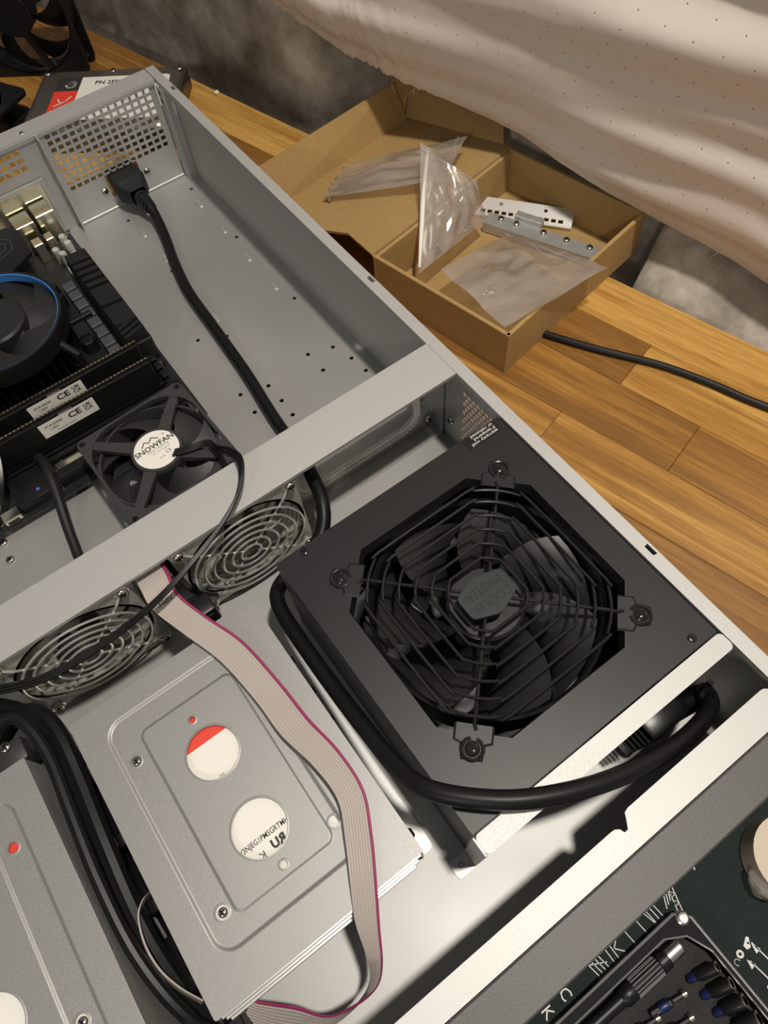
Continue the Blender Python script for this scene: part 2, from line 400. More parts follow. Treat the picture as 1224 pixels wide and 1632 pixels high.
def fan_frame(g, S, T, rh, m=0, fr=None, z0=0.0, fl=3.2, corner=4.0, holes=None):
    h = S / 2; d = holes or S * 0.4469
    hs = [circ(0, 0, rh, 48)] + [circ(sx * d, sy * d, 2.1, 12) for sx in (-1, 1) for sy in (-1, 1)]
    fr = fr or XY
    g.plate(rrect(-h, h, -h, h, corner), hs, fl, fr, m, z0); g.plate(rrect(-h, h, -h, h, corner), hs, fl, fr, m, z0 + T - fl)
    g.lathe([(rh, z0), (rh, z0 + T), (rh + 1.6, z0 + T), (rh + 1.6, z0), (rh, z0)], 48, fr, m)
    return g

# ================================================================ THE SETTING: bench top, wall, insulation
WA = V((233, 193, 0)); WD = V((-0.2610, 0.96534, 0)); WN = V((-0.96534, -0.2610, 0))
def wp(s, n, z): return WA + WD * s + WN * n + V((0, 0, z))
ZT = -6.0
def make_bench():
    rt = thing('workbench_top', 'golden brown butcher block workbench top along the concrete wall', 'table', wp(200, 300, ZT - 38))
    rng = random.Random(11); ang = math.atan2(WD.y, WD.x)
    n = 0.0; row = 0
    while n < 780:
        w = 46 if row else 43
        s = -760 + rng.uniform(-320, 0)
        while s < 1150:
            ln = rng.uniform(300, 520)
            if s + ln > -700:
                hl, hw = ln / 2 - 0.12, w / 2 - 0.12
                g = G().box(-hl, hl, -hw, hw, -19, 19, c=0.35)
                o = link(bpy.data.objects.new('plank', build(g, 'plank', 'wood'))); o.parent = rt
                o.location = (wp(s + ln / 2, n + w / 2, ZT - 19 - rng.uniform(0, 0.12)) - ROOTLOC[rt.name]) * 0.001
                o.rotation_euler = (0, 0, ang + (PI if rng.random() < .5 else 0))
            s += ln
        n += w; row += 1
    for s, n in ((-640, 60), (1050, 60), (-640, 700), (1050, 700)):
        c = wp(s, n, 0); part('leg', G().box(c.x - 40, c.x + 40, c.y - 40, c.y + 40, -900, ZT - 38.2), 'wood', rt)
make_bench()
solo('floor', G().box(-1800, 420, -1500, 1500, -960, -900), 'concrete', 'grey concrete basement floor under the workbench', 'floor', kind='structure')

def make_wall():
    g = G()
    def f(u, v):
        s = -700 + 1900 * u; z = -320 + 1000 * v
        p = V((s / 160, z / 160, 3.1)); q = V((s / 45, z / 45, 8.7)); r = V((s / 14, z / 14, 1.7))
        d = 9 * noise.noise(p) + 4 * noise.noise(q) + 1.3 * noise.noise(r)
        f_ = lambda x: max(0.0, min(1.0, x)); sm = lambda x: x * x * (3 - 2 * x)
        hol = sm(f_((s - 119) / 8)) * sm(f_((470 - s) / 60))       # the hollow the box reaches into
        ledge = -8 - 0.85 * max(0, min(z + 25, 90)) if s < 250 else -34
        return wp(s, ledge * (1 - hol) - 84 * hol + d * (0.75 + .25 * hol), z)
    g.grid(f, 240, 120)
    o = solo('wall_back', g, 'concrete', 'rough grey poured concrete foundation wall behind the workbench', 'wall', wp(200, -84, -320), kind='structure', sharp=180)
make_wall()

EDGE = [(-260, -12), (-140, 2), (25.5, 19.5), (129.4, 34.8), (246, 55), (367, 58), (422, 64.5), (490, 98), (620, 128), (760, 165)]
def edge_z(s):
    if s <= EDGE[0][0]: return EDGE[0][1]
    for (a, za), (b, zb) in zip(EDGE, EDGE[1:]):
        if s <= b:
            t = (s - a) / (b - a); return za + (zb - za) * t
    return EDGE[-1][1]
def make_blanket():
    rt = thing('insulation_blanket', 'pinkish white perforated plastic faced insulation blanket bulging over the concrete wall', 'insulation', wp(100, -60, 60))
    g = G()
    def surf(s, h):
        ze = edge_z(s) + (2.2 * noise.noise(V((s / 9, 0, 0))) + 2.5 * noise.noise(V((s / 3.5, 4, 0))) if s > 330 else 1.2 * noise.noise(V((s / 22, 1, 0))))
        k = max(0.0, h) / 55.0
        n = -32 + 22 * max(0.0, min(1.0, (s - 410) / 80)) + 30 * (1 - math.exp(-k)) - 0.10 * max(0, h - 140)
        # long soft folds that run along the bottom hem, drifting upwards
        q = h + 0.10 * s + 34 * noise.noise(V((s / 330, h / 260, 2.2)))
        amp = min(1.0, h / 25.0)
        fold = 5.4 * noise.noise(V((s / 420, q / 27, 0.3))) + 3.4 * noise.noise(V((s / 230, q / 44, 5.3))) + 0.6 * noise.noise(V((s / 110, q / 13, 7.3)))
        n += amp * fold * 2.0 + 5 * noise.noise(V((s / 120, h / 120, 9)))
        return wp(s, n, ze + h)
    def f(u, v):
        s = -330 + 1000 * u; h = 620 * v ** 1.6
        return surf(s, h)
    g.grid(f, 420, 130, uvfn=lambda u, v: ((-330 + 1000 * u) / 10, 620 * v ** 1.6 / 10))
    part('facing_sheet', g, 'sheet', rt, sharp=180)
    g = G()
    def fb(u, v):
        s = -330 + 1000 * u; t = v
        base = surf(s, 4)
        d = 10 * noise.noise(V((s / 18, t * 3, 1))) + 6 * noise.noise(V((s / 7, t * 7, 4)))
        n = -34 - 46 * t; z = base.z + 8 + 14 * t + d * (0.3 + t)
        return wp(s, n + d * 0.4, z)
    g.grid(fb, 300, 12)
    part('glass_fibre_batt', g, 'fibre', rt, sharp=180)
    g = G(); rng = random.Random(4)
    for i in range(420):
        s = rng.choice((rng.uniform(-20, 70), rng.uniform(500, 640), rng.uniform(-60, 600))); n = rng.uniform(-75, -36)
        z = edge_z(s) + rng.uniform(-8, 14); p = wp(s, n, z)
        d = V((rng.uniform(-1, 1), rng.uniform(-1, 1), rng.uniform(-1, .3))) * rng.uniform(5, 12)
        e = V((rng.uniform(-1, 1), rng.uniform(-1, 1), rng.uniform(-1, 1))) * 4
        g.tube([p, p + d * 0.5 + e, p + d], 0.35, 3)
    o = part('fibre_strands', g, 'fibre_light', rt); o['kind'] = 'stuff'
make_blanket()

# ================================================================ SERVER CHASSIS
H = 87.0
case = thing('server_chassis', 'open shallow galvanised steel rackmount server chassis with its lid removed', 'computer case', (-215, 345, ZT))
def make_case():
    # floor with its drilled holes
    holes = [circ(x, y, 1.7, 10) for x, y in [(-38, 403), (-19, 397), (-14, 379), (-37.5, 383), (-12.4, 362.4), (-78, 396.5), (-77.5, 378.5), (-78, 362.6), (-98.8, 382), (-98.9, 402.6),
             (-14.5, 459), (-15, 551), (-15, 632), (-79, 632), (-78, 551), (-78, 459), (-98, 470), (-60, 330), (-20, 330)]]
    g = G().plate(rect(-430, -1.2, 20.7, 670), holes, 1.2, XY, 0, -1.2)
    fl = part('floor_panel', g, 'floor_steel', case)
    for x, y in [(-19, 609), (-19, 566.5), (-20, 523.5), (-20, 481), (-75, 568.5), (-76, 608), (-76, 525), (-75, 482)]:
        g = G(); a = rrect(x - 2.6, x + 2.6, y - 5.5, y + 5.5, 2.6, 5); b = rrect(x - 1.7, x + 1.7, y - 4.6, y + 4.6, 1.7, 5)
        g.loft(a, 0, b, 1.0); g.plate(b, [], 0.01, XY, 0, 1.0, back=False); part('pressed_rib', g, 'galv2', fl)
    for x, y in [(-290.8, 396), (-292, 381), (-60, 628)]: place(SCREW, 'screw', fl, (x, y, 0.05))
    for x in (-400, -30):
        for y in (60, 620): part('rubber_foot', G().lathe([(0.01, ZT), (9, ZT), (10, -1.2), (0.01, -1.2)], 20, frame((x, y, 0))), 'black_soft', case)
    # right wall, hexagon vent beside the power supply
    hexes = []
    for i in range(17):
        for j in range(11):
            y = 263 - i * 4.1 - (2.05 if j % 2 else 0); z = 15 + j * 4.7
            if y > 200: hexes.append(circ(y, z, 2.05, 6, PI / 6))
    g = G().plate(rect(20.7, 672, -1.2, H - 0.01), hexes, 1.2, frame((-1.2, 0, 0), (0, 1, 0), (0, 0, 1)))
    w = part('side_wall', g, 'galv2', case)
    def notch(y0, y1, d=3.6): return [(0, y1), (-d, y1 - 0.6), (-d, y0 + 0.8), (0, y0)]
    outl = [(-7.6, 21), (0, 21)]
    for y0, y1 in [(111, 118.5), (355, 362), (629, 636)]: outl += [(0, y0), (-d_, y0 + .7), (-d_, y1 - .7), (0, y1)] if (d_ := 3.6) else []
    outl += [(0, 672), (-7.6, 672)]
    part('side_flange', G().plate(outl, [], 1.2, XY, 0, H - 1.2).box(-7.6, -6.4, 21, 672, H - 4.5, H - 1.2), 'galv', case)
    g = G().plate(rect(20.7, 672, -1.2, H), [], 1.2, frame((-430, 0, 0), (0, 1, 0), (0, 0, 1))); part('side_wall', g, 'galv2', case)
    part('side_flange', G().box(-430, -421, 21, 672, H - 1.2, H), 'galv', case)
    # rear
    sq = []
    for i in range(15):
        for j in range(9):
            x = -106.3 + i * 6.38; z = 32.7 + j * 5.88; sq.append(rect(x - 2.15, x + 2.15, z - 2.0, z + 2.0))
    iec = rrect(-78, -47, 9, 32, 3, 3)
    FR = frame((0, 655, 0), (1, 0, 0), (0, 0, 1))
    g = G().plate(rect(-113.6, -9.5, 0, H - 1.2), sq + [iec], 1.2, FR, 0, -1.2)
    vp = part('rear_vent_panel', g, 'galv2', case)
    part('panel_fold', G().box(-115.2, -113.7, 645, 655, 0, H - 1.3), 'galv2', vp)
    part('floor_lip', G().box(-113, -10, 652.5, 655, 0, 2.2, c=0.5), 'galv2', vp)
    for x in (-82.9, -41.4): place(SCREW, 'screw', vp, (x, 654.9, 17.9), (0, -1, 0))
    g = G().box(-74, -51, 655, 668, 12, 29, c=1.5); part('power_inlet', g, 'black', vp)
    sq = []
    for i in range(26):
        for j in range(3):
            x = -134 - i * 6.6; z = 64.5 + j * 6.6; sq.append(rect(x - 2.4, x + 2.4, z - 2.3, z + 2.3))
    io = rect(-288, -128.5, 5, 50)
    g = G().plate(rect(-430, -115.3, 0, H - 1.2), sq + [io], 1.2, frame((0, 655, 0), (1, 0, 0), (0, 0, 1)), 0, -1.2)
    rp = part('rear_panel', g, 'galv2', case)
    g = G().plate(rect(-291, -125, 3, 53.5), [rect(-288, -128.5, 6, 50)], 1.2, frame((0, 653.6, 0), (1, 0, 0), (0, 0, 1)))
    part('port_frame', g, 'galv2', rp)
    part('port_shield', G().box(-287.8, -128.8, 654.2, 654.8, 6.2, 49.8), 'goldcan', rp)
    g = G().box(-430, -1, 654, 672, H - 1.2, H); g.box(-430, -1, 653.6, 654.6, H - 5, H - 1.2); g.box(-430, -1.2, 671, 672, -1.2, H - 1.2)
    holes = []
    back = part('rear_top_flange', G().box(-430, -8.4, 653.6, 672, H - 1.2, H), 'galv', case)
    part('flange_lip', G().box(-430, -9, 653.2, 654.2, H - 4.2, H - 1.2), 'galv2', back)
    place(SCREW_S, 'screw', back, (*at(34, 212, H).xy, H - 0.9))
    # corner post
    g = G().box(-9.3, -1.3, 643.5, 645, 0, H - 1.3).box(-9.3, -8.0, 645, 654.9, 0, H - 1.3).box(-9.3, -1.3, 640.2, 643.4, 0, 60, c=0.4)
    g = G().box(-9.4, -8.2, 644, 653.2, 0, H - 4.6).box(-8.2, -1.3, 643, 644.2, 0, H - 4.6, c=0.3)
    part('corner_post', g, 'galv2', case)
    for z in (78, 71): part('post_slot', G().box(-9.55, -9.4, 648, 650.5, z - 1.6, z + 1.6), 'slot', case)
    # middle wall: fan openings, pass-through openings with nylon edging
    FW = frame((0, 293, 0), (1, 0, 0), (0, 0, 1))
    op = rrect(-114, -19, 17, 78, 12, 6); slot = rrect(-225.5, -203, 18, 82, 4, 3)
    g = G().plate(rect(-430, -2.2, 0, H - 1.3), [circ(x, 44, 37, 40) for x in (-162, -267.5, -373)] + [op, slot], 1.2, FW, 0, -1.2)
    mw = part('middle_wall', g, 'galv2', case)
    part('foot_flange', G().box(-430, -2.4, 281.5, 293, 0, 1.2).box(-430, -2.4, 281.5, 293, 1.2, 1.3), 'galv2', mw)
    part('end_tab', G().box(-3.6, -2.4, 281.8, 293, 1.3, H - 1.4), 'galv2', mw)
    # edging: a strip with teeth round the opening
    g = G(); big = rrect(-117, -16, 14.5, 81, 14, 6); sm = rrect(-112.5, -20.5, 18.5, 76.5, 10.5, 6)
    g.plate(big, [sm], 1.0, frame((0, 291, 0), (1, 0, 0), (0, 0, 1)))
    P = smooth_path([(x, 0, z) for x, z in big], 1, True); L = 0; teeth = []
    ed = part('edging_strip', g, 'nylon', mw)
    g = G(); loop = big + big[:1]; acc = 0.0
    for (x0, z0), (x1, z1) in zip(loop, loop[1:]):
        d = math.hypot(x1 - x0, z1 - z0); k = max(1, int(d / 2.2))
        for q in range(k):
            t = (q + .5) / k; x = x0 + (x1 - x0) * t; z = z0 + (z1 - z0) * t
            cx, cz = max(-103, min(-30, x)), max(29, min(67, z)); nx, nz = cx - x, cz - z; l = math.hypot(nx, nz) or 1
            x += nx / l * 1.4; z += nz / l * 1.4
            g.box(x - 0.7, x + 0.7, 288.6, 290.0, z - 0.7, z + 0.7)
    t_ = part('edging_teeth', g, 'nylon', ed)
    for x, z in [(-8, 12), (-100, 8.5)]: place(SCREW, 'screw', mw, (x, 291.7 if z > 9 else 287, z if z > 9 else 1.4), (0, -1, 0) if z > 9 else (0, 0, 1))
    place(SCREW, 'screw', w, (-1.25, 275, 22), (-1, 0, 0))
    part('pressed_ring', G().lathe([(2.4, 0), (2.8, .25), (3.4, .25), (3.8, 0)], 20, frame((-15, 291.7, 33), (1, 0, 0), (0, 0, 1))), 'galv2', mw)
    bar = part('crossbar', G().box(-430, -7.8, 264.2, 293, H - 1.2, H).box(-430, -8.2, 264.2, 265.3, H - 2.4, H - 1.2), 'galv', case)
    # front
    outl = [(-421, 20.9), (-1.3, 20.9), (-1.3, 30)] 
    outl = [(-421, 20.9), (-9, 20.9), (-9, 30)] + [(-15 + 4 * math.cos(math.radians(a)), 31 + 4 * math.sin(math.radians(a))) for a in (20, 45, 70, 90)]
    outl += [(-98.5, 34.8), (-100.8, 34.2), (-102, 32.2), (-104.5, 28.6), (-106.5, 28.6), (-107.2, 30.6), (-109, 31.8), (-111, 32), (-421, 32)]
    ff = part('front_flange', G().plate(outl, [], 1.2, XY, 0, H - 1.2), 'galv', case)
    part('front_wall', G().box(-428.8, -1.3, 20.7, 21.9, -1.2, H - 1.25), 'galv2', case)
    part('front_bezel', G().box(-436, 5, 2.5, 20.5, -3, H + 0.3, c=0.8), 'bezel', case)
    # bracket that hugs the power supply
    g = G().plate(rrect(-158.8, -8.3, 55.6, 64.8, 2.6, 4), [], 1.1, XY, 0, 86.2)
    br = part('power_supply_bracket', g, 'galv', case)
    part('bracket_leg', G().box(-159.8, -158.6, 55.6, 64.8, 1.4, 87.2, c=0.3), 'galv2', br)
    part('bracket_foot', G().plate(rrect(-170.5, -158.8, 55.4, 65, 2.4, 4), [circ(-165, 60.4, 2.0, 16)], 1.2, XY, 0, 0.1), 'galv2', br)
make_case()

# ================================================================ POWER SUPPLY
PX, PY, PZ = -83.6, 145.7, 86.0
def make_psu():
    rt = thing('power_supply', 'black power supply with a wire guarded cooling fan facing up', 'power supply', (PX, PY, 0.2))
    x0, x1, y0, y1 = PX - 75, PX + 75, PY - 80, PY + 80
    C0 = lambda pts: [(p[0] + PX, p[1] + PY) for p in pts]
    # stamped octagon opening
    op = C0(octo(59.5, 24.5))
    part('top_cover', G().plate(rrect(x0, x1, y0, y1, 0.8, 2), [op], 1.2, XY, 0, PZ - 1.2), 'psu', rt)
    part('inner_rim', G().loft(op, PZ - 1.2, C0(octo(58.2, 24)), PZ - 7), 'psu', rt)
    g = G(); t = 1.0
    g.box(x0, x0 + t, y0, y1, 0.3, PZ - 1.25); g.box(x1 - t, x1, y0, y1, 0.3, PZ - 1.25); g.box(x0 + t, x1 - t, y0, y0 + t, 0.3, PZ - 1.25); g.box(x0 + t, x1 - t, y1 - t, y1, 0.3, PZ - 1.25)
    g.box(x0 + t, x1 - t, y0 + t, y1 - t, 0.3, 1.3)
    part('body', g, 'psu_side', rt)
    # fan under the opening
    g = G().lathe([(57.4, 54), (57.4, 78.5), (58.6, 80.2), (60, 79.4), (60, 54), (57.4, 54)], 56, frame((PX, PY, 0)))
    for sx in (-1, 1):
        for sy in (-1, 1): g.plate(rrect(min(sx * 43, sx * 59), max(sx * 43, sx * 59), min(sy * 43, sy * 59), max(sy * 43, sy * 59), 5, 3), [], 3.2, frame((PX, PY, 76)))
    f = part('fan_frame', g, 'black', rt)
    g = G(); rotor(g, 56, 19, 7, 58, 75, sweep=-0.55, chord=0.66, fr=frame((PX, PY, 0)), a0=0.25, nu=8, nv=6, t=1.1)
    b = part('fan_blades', g, 'blade', f, sharp=50)
    part('fan_hub', G().lathe([(0.01, 78), (18.6, 78), (20, 76.8), (20.2, 58), (0.01, 58)], 40, frame((PX, PY, 0))), 'blade', f)
    # lugs round the four screws
    s = 52.5
    for sx, sy in ((1, 1), (-1, 1), (-1, -1), (1, -1)):
        cx, cy = PX + sx * s, PY + sy * s; d = V((sx, sy, 0)).normalized(); e = V((-d.y, d.x, 0))
        fr = (V((cx, cy, PZ)), d, e, V((0, 0, 1)))
        a = [(5, -5), (5, 5), (-2, 6), (-3, 9.2), (-11, 9.2), (-11, -9.2), (-3, -9.2), (-2, -6)]
        b_ = [(4.2, -4.2), (4.2, 4.2), (-2.6, 5), (-3.8, 8.2), (-11, 8.2), (-11, -8.2), (-3.8, -8.2), (-2.6, -5)]
        g = G().loft(a, 0.0, b_, 0.75, 0, fr).plate(b_, [], 0.01, fr, 0, 0.75, back=False)
        part('stamped_lug', g, 'psu', rt)
        place(SCREW_BLK, 'screw', rt, (cx, cy, PZ + 1.0), spin=random.random())
    for x, y in [(-142.7, 222.6), (-20.3, 70.5), (-20.3, 221), (-142.7, 70.5)]:
        if y < 221 or x < -100: place(SCREW_BLKS, 'screw', rt, (x, y, PZ), spin=random.random())
    # wire guard: six rounded-square rings on two crossed spokes
    gd = None; zr = PZ + 3.2
    rings = []
    for k, rd in enumerate((18.5, 26.2, 34, 41.8, 49.6, 57.2)):
        a = rd * 0.905; c = 2 * a - rd * math.sqrt(2); pts = []
        n = 5
        for q in range(4):       # straight sides, gently bowed corner pieces
            ca, sa = math.cos(q * PI / 2), math.sin(q * PI / 2)
            loc = [(a, -a + c), (a, a - c)]
            for t in (0.12, 0.3, 0.5, 0.7, 0.88):
                x = a - c * t; y = a - c + c * t; bow = 1 + 0.05 * math.sin(PI * t); loc.append((x * bow, y * bow))
            pts += [(PX + x * ca - y * sa, PY + x * sa + y * ca, zr + (0.4 if k < 5 else -1.2)) for x, y in loc]
        rings.append(pts)
    guard = part('guard_spokes', spokes_mesh(zr), 'wire_black', rt)
    for pts in rings: part('guard_ring', G().tube(smooth_path(pts, 2, True), 0.85, 8, True), 'wire_black', guard)
    # badge
    hexa = [(-98.2, 151.7), (-85.1, 156.7), (-69.9, 151.7), (-70.0, 139), (-84.7, 133.3), (-98.3, 138.7)]
    ctr = V((PX, PY)); rh = []
    for i in range(6):
        p, a, b = V(hexa[i]), V(hexa[i - 1]), V(hexa[(i + 1) % 6])
        for t in (0.0, 0.5, 1.0):
            q0 = p + (a - p).normalized() * 2.2; q1 = p + (b - p).normalized() * 2.2
            m_ = q0.lerp(p, t).lerp(p.lerp(q1, t), t); rh.append((m_.x, m_.y))
    inn = [(ctr.x + (x - ctr.x) * 0.965, ctr.y + (y - ctr.y) * 0.965) for x, y in rh]
    bd = part('fan_badge', G().plate(rh, [inn], 1.6, XY, 0, PZ + 4.2).plate(inn, [], 1.3, XY, 0, PZ + 4.2), 'badge', guard, label='dark hexagonal badge on the fan guard')
    g = G(); fr = lambda x, y: frame((x, y, PZ + 5.53), (-1, 0, 0), (0, -1, 0))
    g.text('COOLER', 7.2, fr(-84, 141.5), sx=0.82).text('MASTER', 7.2, fr(-84, 148.8), sx=0.82)
    part('badge_lettering', g, 'badge_text', bd)
    # warranty sticker
    st = part('warranty_sticker', G().box(-35.6, -12.1, 217.3, 225.6, PZ, PZ + 0.12), 'black', rt)
    g = G()
    for i, tx in enumerate(('warranty void', 'if tampered', 'or removed')): g.text(tx, 2.9, frame((-14.2, 219.1 + i * 2.45, PZ + 0.16), (-1, 0, 0), (0, -1, 0)), align='LEFT', sx=1.12)
    part('sticker_text', g, 'whiteprint', st)
    # glimpses of the electronics below the blades
    part('heat_sink', G().box(PX - 52, PX - 36, PY + 18, PY + 40, 20, 46).box(PX - 50, PX - 48.6, PY + 18, PY + 40, 46, 52).box(PX - 45, PX - 43.6, PY + 18, PY + 40, 46, 52).box(PX - 40, PX - 38.6, PY + 18, PY + 40, 46, 52), 'alu', rt)
    part('transformer', G().box(PX - 10, PX + 30, PY - 20, PY + 20, 2, 40, c=1.5), 'black_soft', rt)
    g = G()
    for k in range(9): g.tube([(PX - 30 + 5 * math.cos(a), PY - 46 + k * 1.6, 40 + 5 * math.sin(a)) for a in [2 * PI * i / 14 for i in range(14)]], 0.8, 6, True)
    part('copper_coil', g, 'copper', rt)
    for x, y in [(-20, 30), (-8, 44), (-44, -16), (8, -48)]: part('capacitor', G().lathe([(0.01, 44), (5, 44), (5.5, 43), (5.5, 2), (0.01, 2)], 18, frame((PX + x, PY + y, 0))), 'cap', rt)
def spokes_mesh(zr):
    g = G()
    for sx, sy in ((1, 1), (-1, 1), (-1, -1), (1, -1)):
        d = V((sx, sy, 0)).normalized(); c = V((PX, PY, zr - 1.5)); e = V((-d.y, d.x, 0))
        R = 52.5 * math.sqrt(2)
        P = [c + d * 12, c + d * 40, c + d * 58, c + d * 63 + V((0, 0, -0.8)), c + d * 66 + e * 1 + V((0, 0, -1.0))]
        eye = c + d * R + V((0, 0, -1.0)); P2 = [eye + d * (-4.9 * math.cos(a)) + e * (4.9 * math.sin(a)) for a in [math.radians(20 + i * 25) for i in range(14)]]
        g.tube(smooth_path(P, 4), 0.95, 8); g.tube(P2, 0.95, 8)
    return g
make_psu()

# ================================================================ CASE FANS IN THE MIDDLE WALL
def make_case_fan(cx, label, idx):
    rt = thing('case_fan', label, 'fan', (cx, 277, 4), 'fans screwed to the middle wall')
    FRM = (V((cx, 291.0, 44)), V((1, 0, 0)), V((0, 0, 1)), V((0, -1, 0)))     # local z points to the chassis front
    part('fan_frame', fan_frame(G(), 80, 24.4, 37.6, 0, FRM, corner=5, holes=35.75, z0=0.6), 'smoke', rt)
    g = G(); rotor(g, 36.4, 15, 7, 6, 20, sweep=0.5, chord=0.72, fr=FRM, a0=0.2)
    part('fan_blades', g, 'smoke', rt, sharp=50)
    part('fan_hub', G().lathe([(0.01, 22), (14, 22), (15.4, 20.8), (15.5, 4), (0.01, 4)], 32, FRM), 'fan_grey', rt)
    gd = G()
    zb = 27.6
    for sx in (-1, 1):
        for sy in (-1, 1):
            d = V((sx, sy, 0)).normalized(); e = V((-d.y, d.x, 0)); R = 35.75 * math.sqrt(2)
            gd.tube(smooth_path([d * 6 + V((0, 0, zb)), d * 38 + V((0, 0, zb)), d * 43 + V((0, 0, zb - .6)), d * 47 + V((0, 0, zb - 1.8))], 3), 0.75, 6, fr=FRM)
            gd.tube([d * (R - 3.6 * math.cos(a)) + e * 3.6 * math.sin(a) + V((0, 0, zb - 1.9)) for a in [math.radians(10 + 26 * i) for i in range(14)]], 0.75, 6, fr=FRM)
            p = FRM[0] + FRM[1] * sx * 35.75 + FRM[2] * sy * 35.75 + FRM[3] * 26.5
            place(SCREW, 'screw', rt, p, (0, -1, 0), random.random())
    sp = part('guard_spokes', gd, 'chrome', rt)
    for r in (6.5, 12.5, 18.5, 24.5, 30.5, 36.5):
        part('guard_ring', G().tube([(r * math.cos(a), r * math.sin(a), zb + 1.1) for a in [2 * PI * i / 56 for i in range(56)]], 0.7, 6, True, 0, FRM), 'chrome', sp)
make_case_fan(-162, 'small fan with a chrome wire guard beside the corner of the power supply', 0)
make_case_fan(-267.5, 'small fan with a chrome wire guard behind the drive cage, crossed by thin black wires', 1)

# ================================================================ DRIVE CAGES AND THE DRIVES IN THEM
def cage(rt, ox, oy, w, d, zt, side, mirror=False):
    """rt thing; ox,oy front-right top corner"""
    x1, x0, y0, y1 = ox, ox - w, oy, oy + d
    X = (lambda a: ox - w - a) if mirror else (lambda a: ox + a); Y = lambda b: oy + b
    lo, hi = sorted((X(-94.6), X(-21.3))); li, hj = sorted((X(-80.7), X(-27.8)))
    ins = lambda q: rrect(lo + q, hi - q, Y(16.3) + q, Y(136.2) - q, 10 - q, 7)
    inr = lambda q: rrect(li + q, hj - q, Y(26.8) + q, Y(124.2) - q, 5 - q, 7)
    o1, o2, i1, i2 = ins(0), ins(2.2), inr(0), inr(1.8)
    outer = rrect(x0, x1, y0, y1, 1.2, 2)
    g = G(); z = zt
    big = [circ(X(-55), Y(93.8), 12.7, 40), circ(X(-54.2), Y(51.9), 13.0, 40)]
    sm_out = [circ(X(-87), Y(112.4), 2.4, 16), circ(X(-85.1), Y(32.6), 3.1, 18), circ(X(-25.2), Y(34), 2.6, 16)]
    sm_in = [circ(X(-55.6), Y(113.2), 1.6, 14), circ(X(-53.2), Y(32.6), 1.8, 14)]
    g.plate(outer, [o1], 0.9, XY, 0, z - 0.9)
    g.bands([(ins(q), z - d_) for q, d_ in ((0, 0), (.35, .03), (.7, .18), (1.1, .45), (1.5, .72), (1.85, .87), (2.2, .9))]); g.plate(o2, [i1] + sm_out, 0.5, XY, 0, z - 1.4)
    g.bands([(inr(q), z - d_) for q, d_ in ((0, .9), (.3, .87), (.6, .72), (.9, .55), (1.2, .38), (1.5, .23), (1.8, .2))]); g.plate(i2, big + sm_in, 0.6, XY, 0, z - 0.8)
    top = part('top_plate', g, 'cage', rt, sharp=50)
    for c in big + sm_out + sm_in:
        cx = sum(p[0] for p in c) / len(c); cy = sum(p[1] for p in c) / len(c); r = math.hypot(c[0][0] - cx, c[0][1] - cy)
        zz = z - (0.2 if c not in sm_out else 0.9)
        part('hole_rim', G().lathe([(r - 0.05, zz - 0.6), (r, zz + 0.12), (r + 0.5, zz + 0.16), (r + 0.9, zz)], max(16, len(c)), frame((cx, cy, 0))), 'cage', top)
    g = G()
    part('side_plate', G().box(x0, x0 + 1, y0 + 1, y1 - 1, 1.4, z - 0.9), 'galv2', rt); part('side_plate', G().box(x1 - 1, x1, y0 + 1, y1 - 1, 1.4, z - 0.9), 'galv2', rt)
    if side:
        fp = part('foot_flange', G().plate(rrect(x1 - 0.4, x1 + 7.6, y0 + 2, y1 - 6, 3.4, 5), [], 1.2, XY, 0, 0.1), 'galv2', rt)
    # folded sheets that show under the front edge
    for k, zz in enumerate((z - 3, z - 9, z - 15)):
        part('shelf_lip', G().box(x0 + 2, x1 - 1.5 - 2.2 * k, y0 - 0.9 - 1.0 * k, y0 + 0.4, zz - 1, zz, c=0.3), 'rail', rt)
    part('rear_lip', G().box(x0 + 8, x1 - 10, y1, y1 + 3.5, z - 9, z - 8, c=0.3), 'galv2', rt)
    for a_, b_ in ((-87, 112.4), (-85.1, 32.6))[1 if mirror else 0:]: place(SCREW_S, 'screw', top, (X(a_), Y(b_), z - 2.0))
    return X, Y
def make_drive(x0, x1, y0, y1, z0, z1, label, words):
    rt = thing('hard_drive', label, 'hard drive', ((x0 + x1) / 2, (y0 + y1) / 2, z0))
    part('casing', G().box(x0, x1, y0, y1, z0, z1, c=1.0), 'hdd', rt)
    lb = part('label_sheet', G().box(x0 + 5, x1 - 5, y0 + 10, y1 - 12, z1 + 0.02, z1 + 0.14), 'white', rt)
    return rt, lb
c1 = thing('drive_cage', 'silver steel drive cage under the grey ribbon cable, two round windows in its lid', 'drive cage', (-232, 147, 0.1))
cage(c1, -178.9, 73.8, 107.0, 147.2, 72, True)
for y, z in [(85.5, 40), (173, 40), (159, 22), (196, 34)]: place(SCREW, 'screw', c1, (-178.8, y, z), (1, 0, 0))
d1, lb = make_drive(-284.6, -181.6, 74.5, 218, 45, 69.4, 'hard drive with a white label seen through the round windows under the ribbon cable', 1)
part('red_band', G().box(-262, -205, 174.4, 200, 69.55, 69.65), 'red', lb)
g = G(); fr = lambda x, y, u=(1, 0, 0), v=(0, 1, 0): frame((x, y, 69.62), u, v)
g.text('W3NJEG1PMSGRTMH4A', 3.6, fr(-232.5, 121.7), sx=0.8, bold=.012).text('.:nc', 2.6, fr(-236, 156.6)).text('RU', 5.6, bold=.05, fr=(V((-229, 116.2, 69.62)), V((-1, 0, 0)), V((0, 1, 0)), V((0, 0, 1)))).text('K', 5, fr(-238, 115.5, (-1, 0, 0), (0, -1, 0)))
part('label_print', g, 'print', lb)['kind'] = 'stuff'
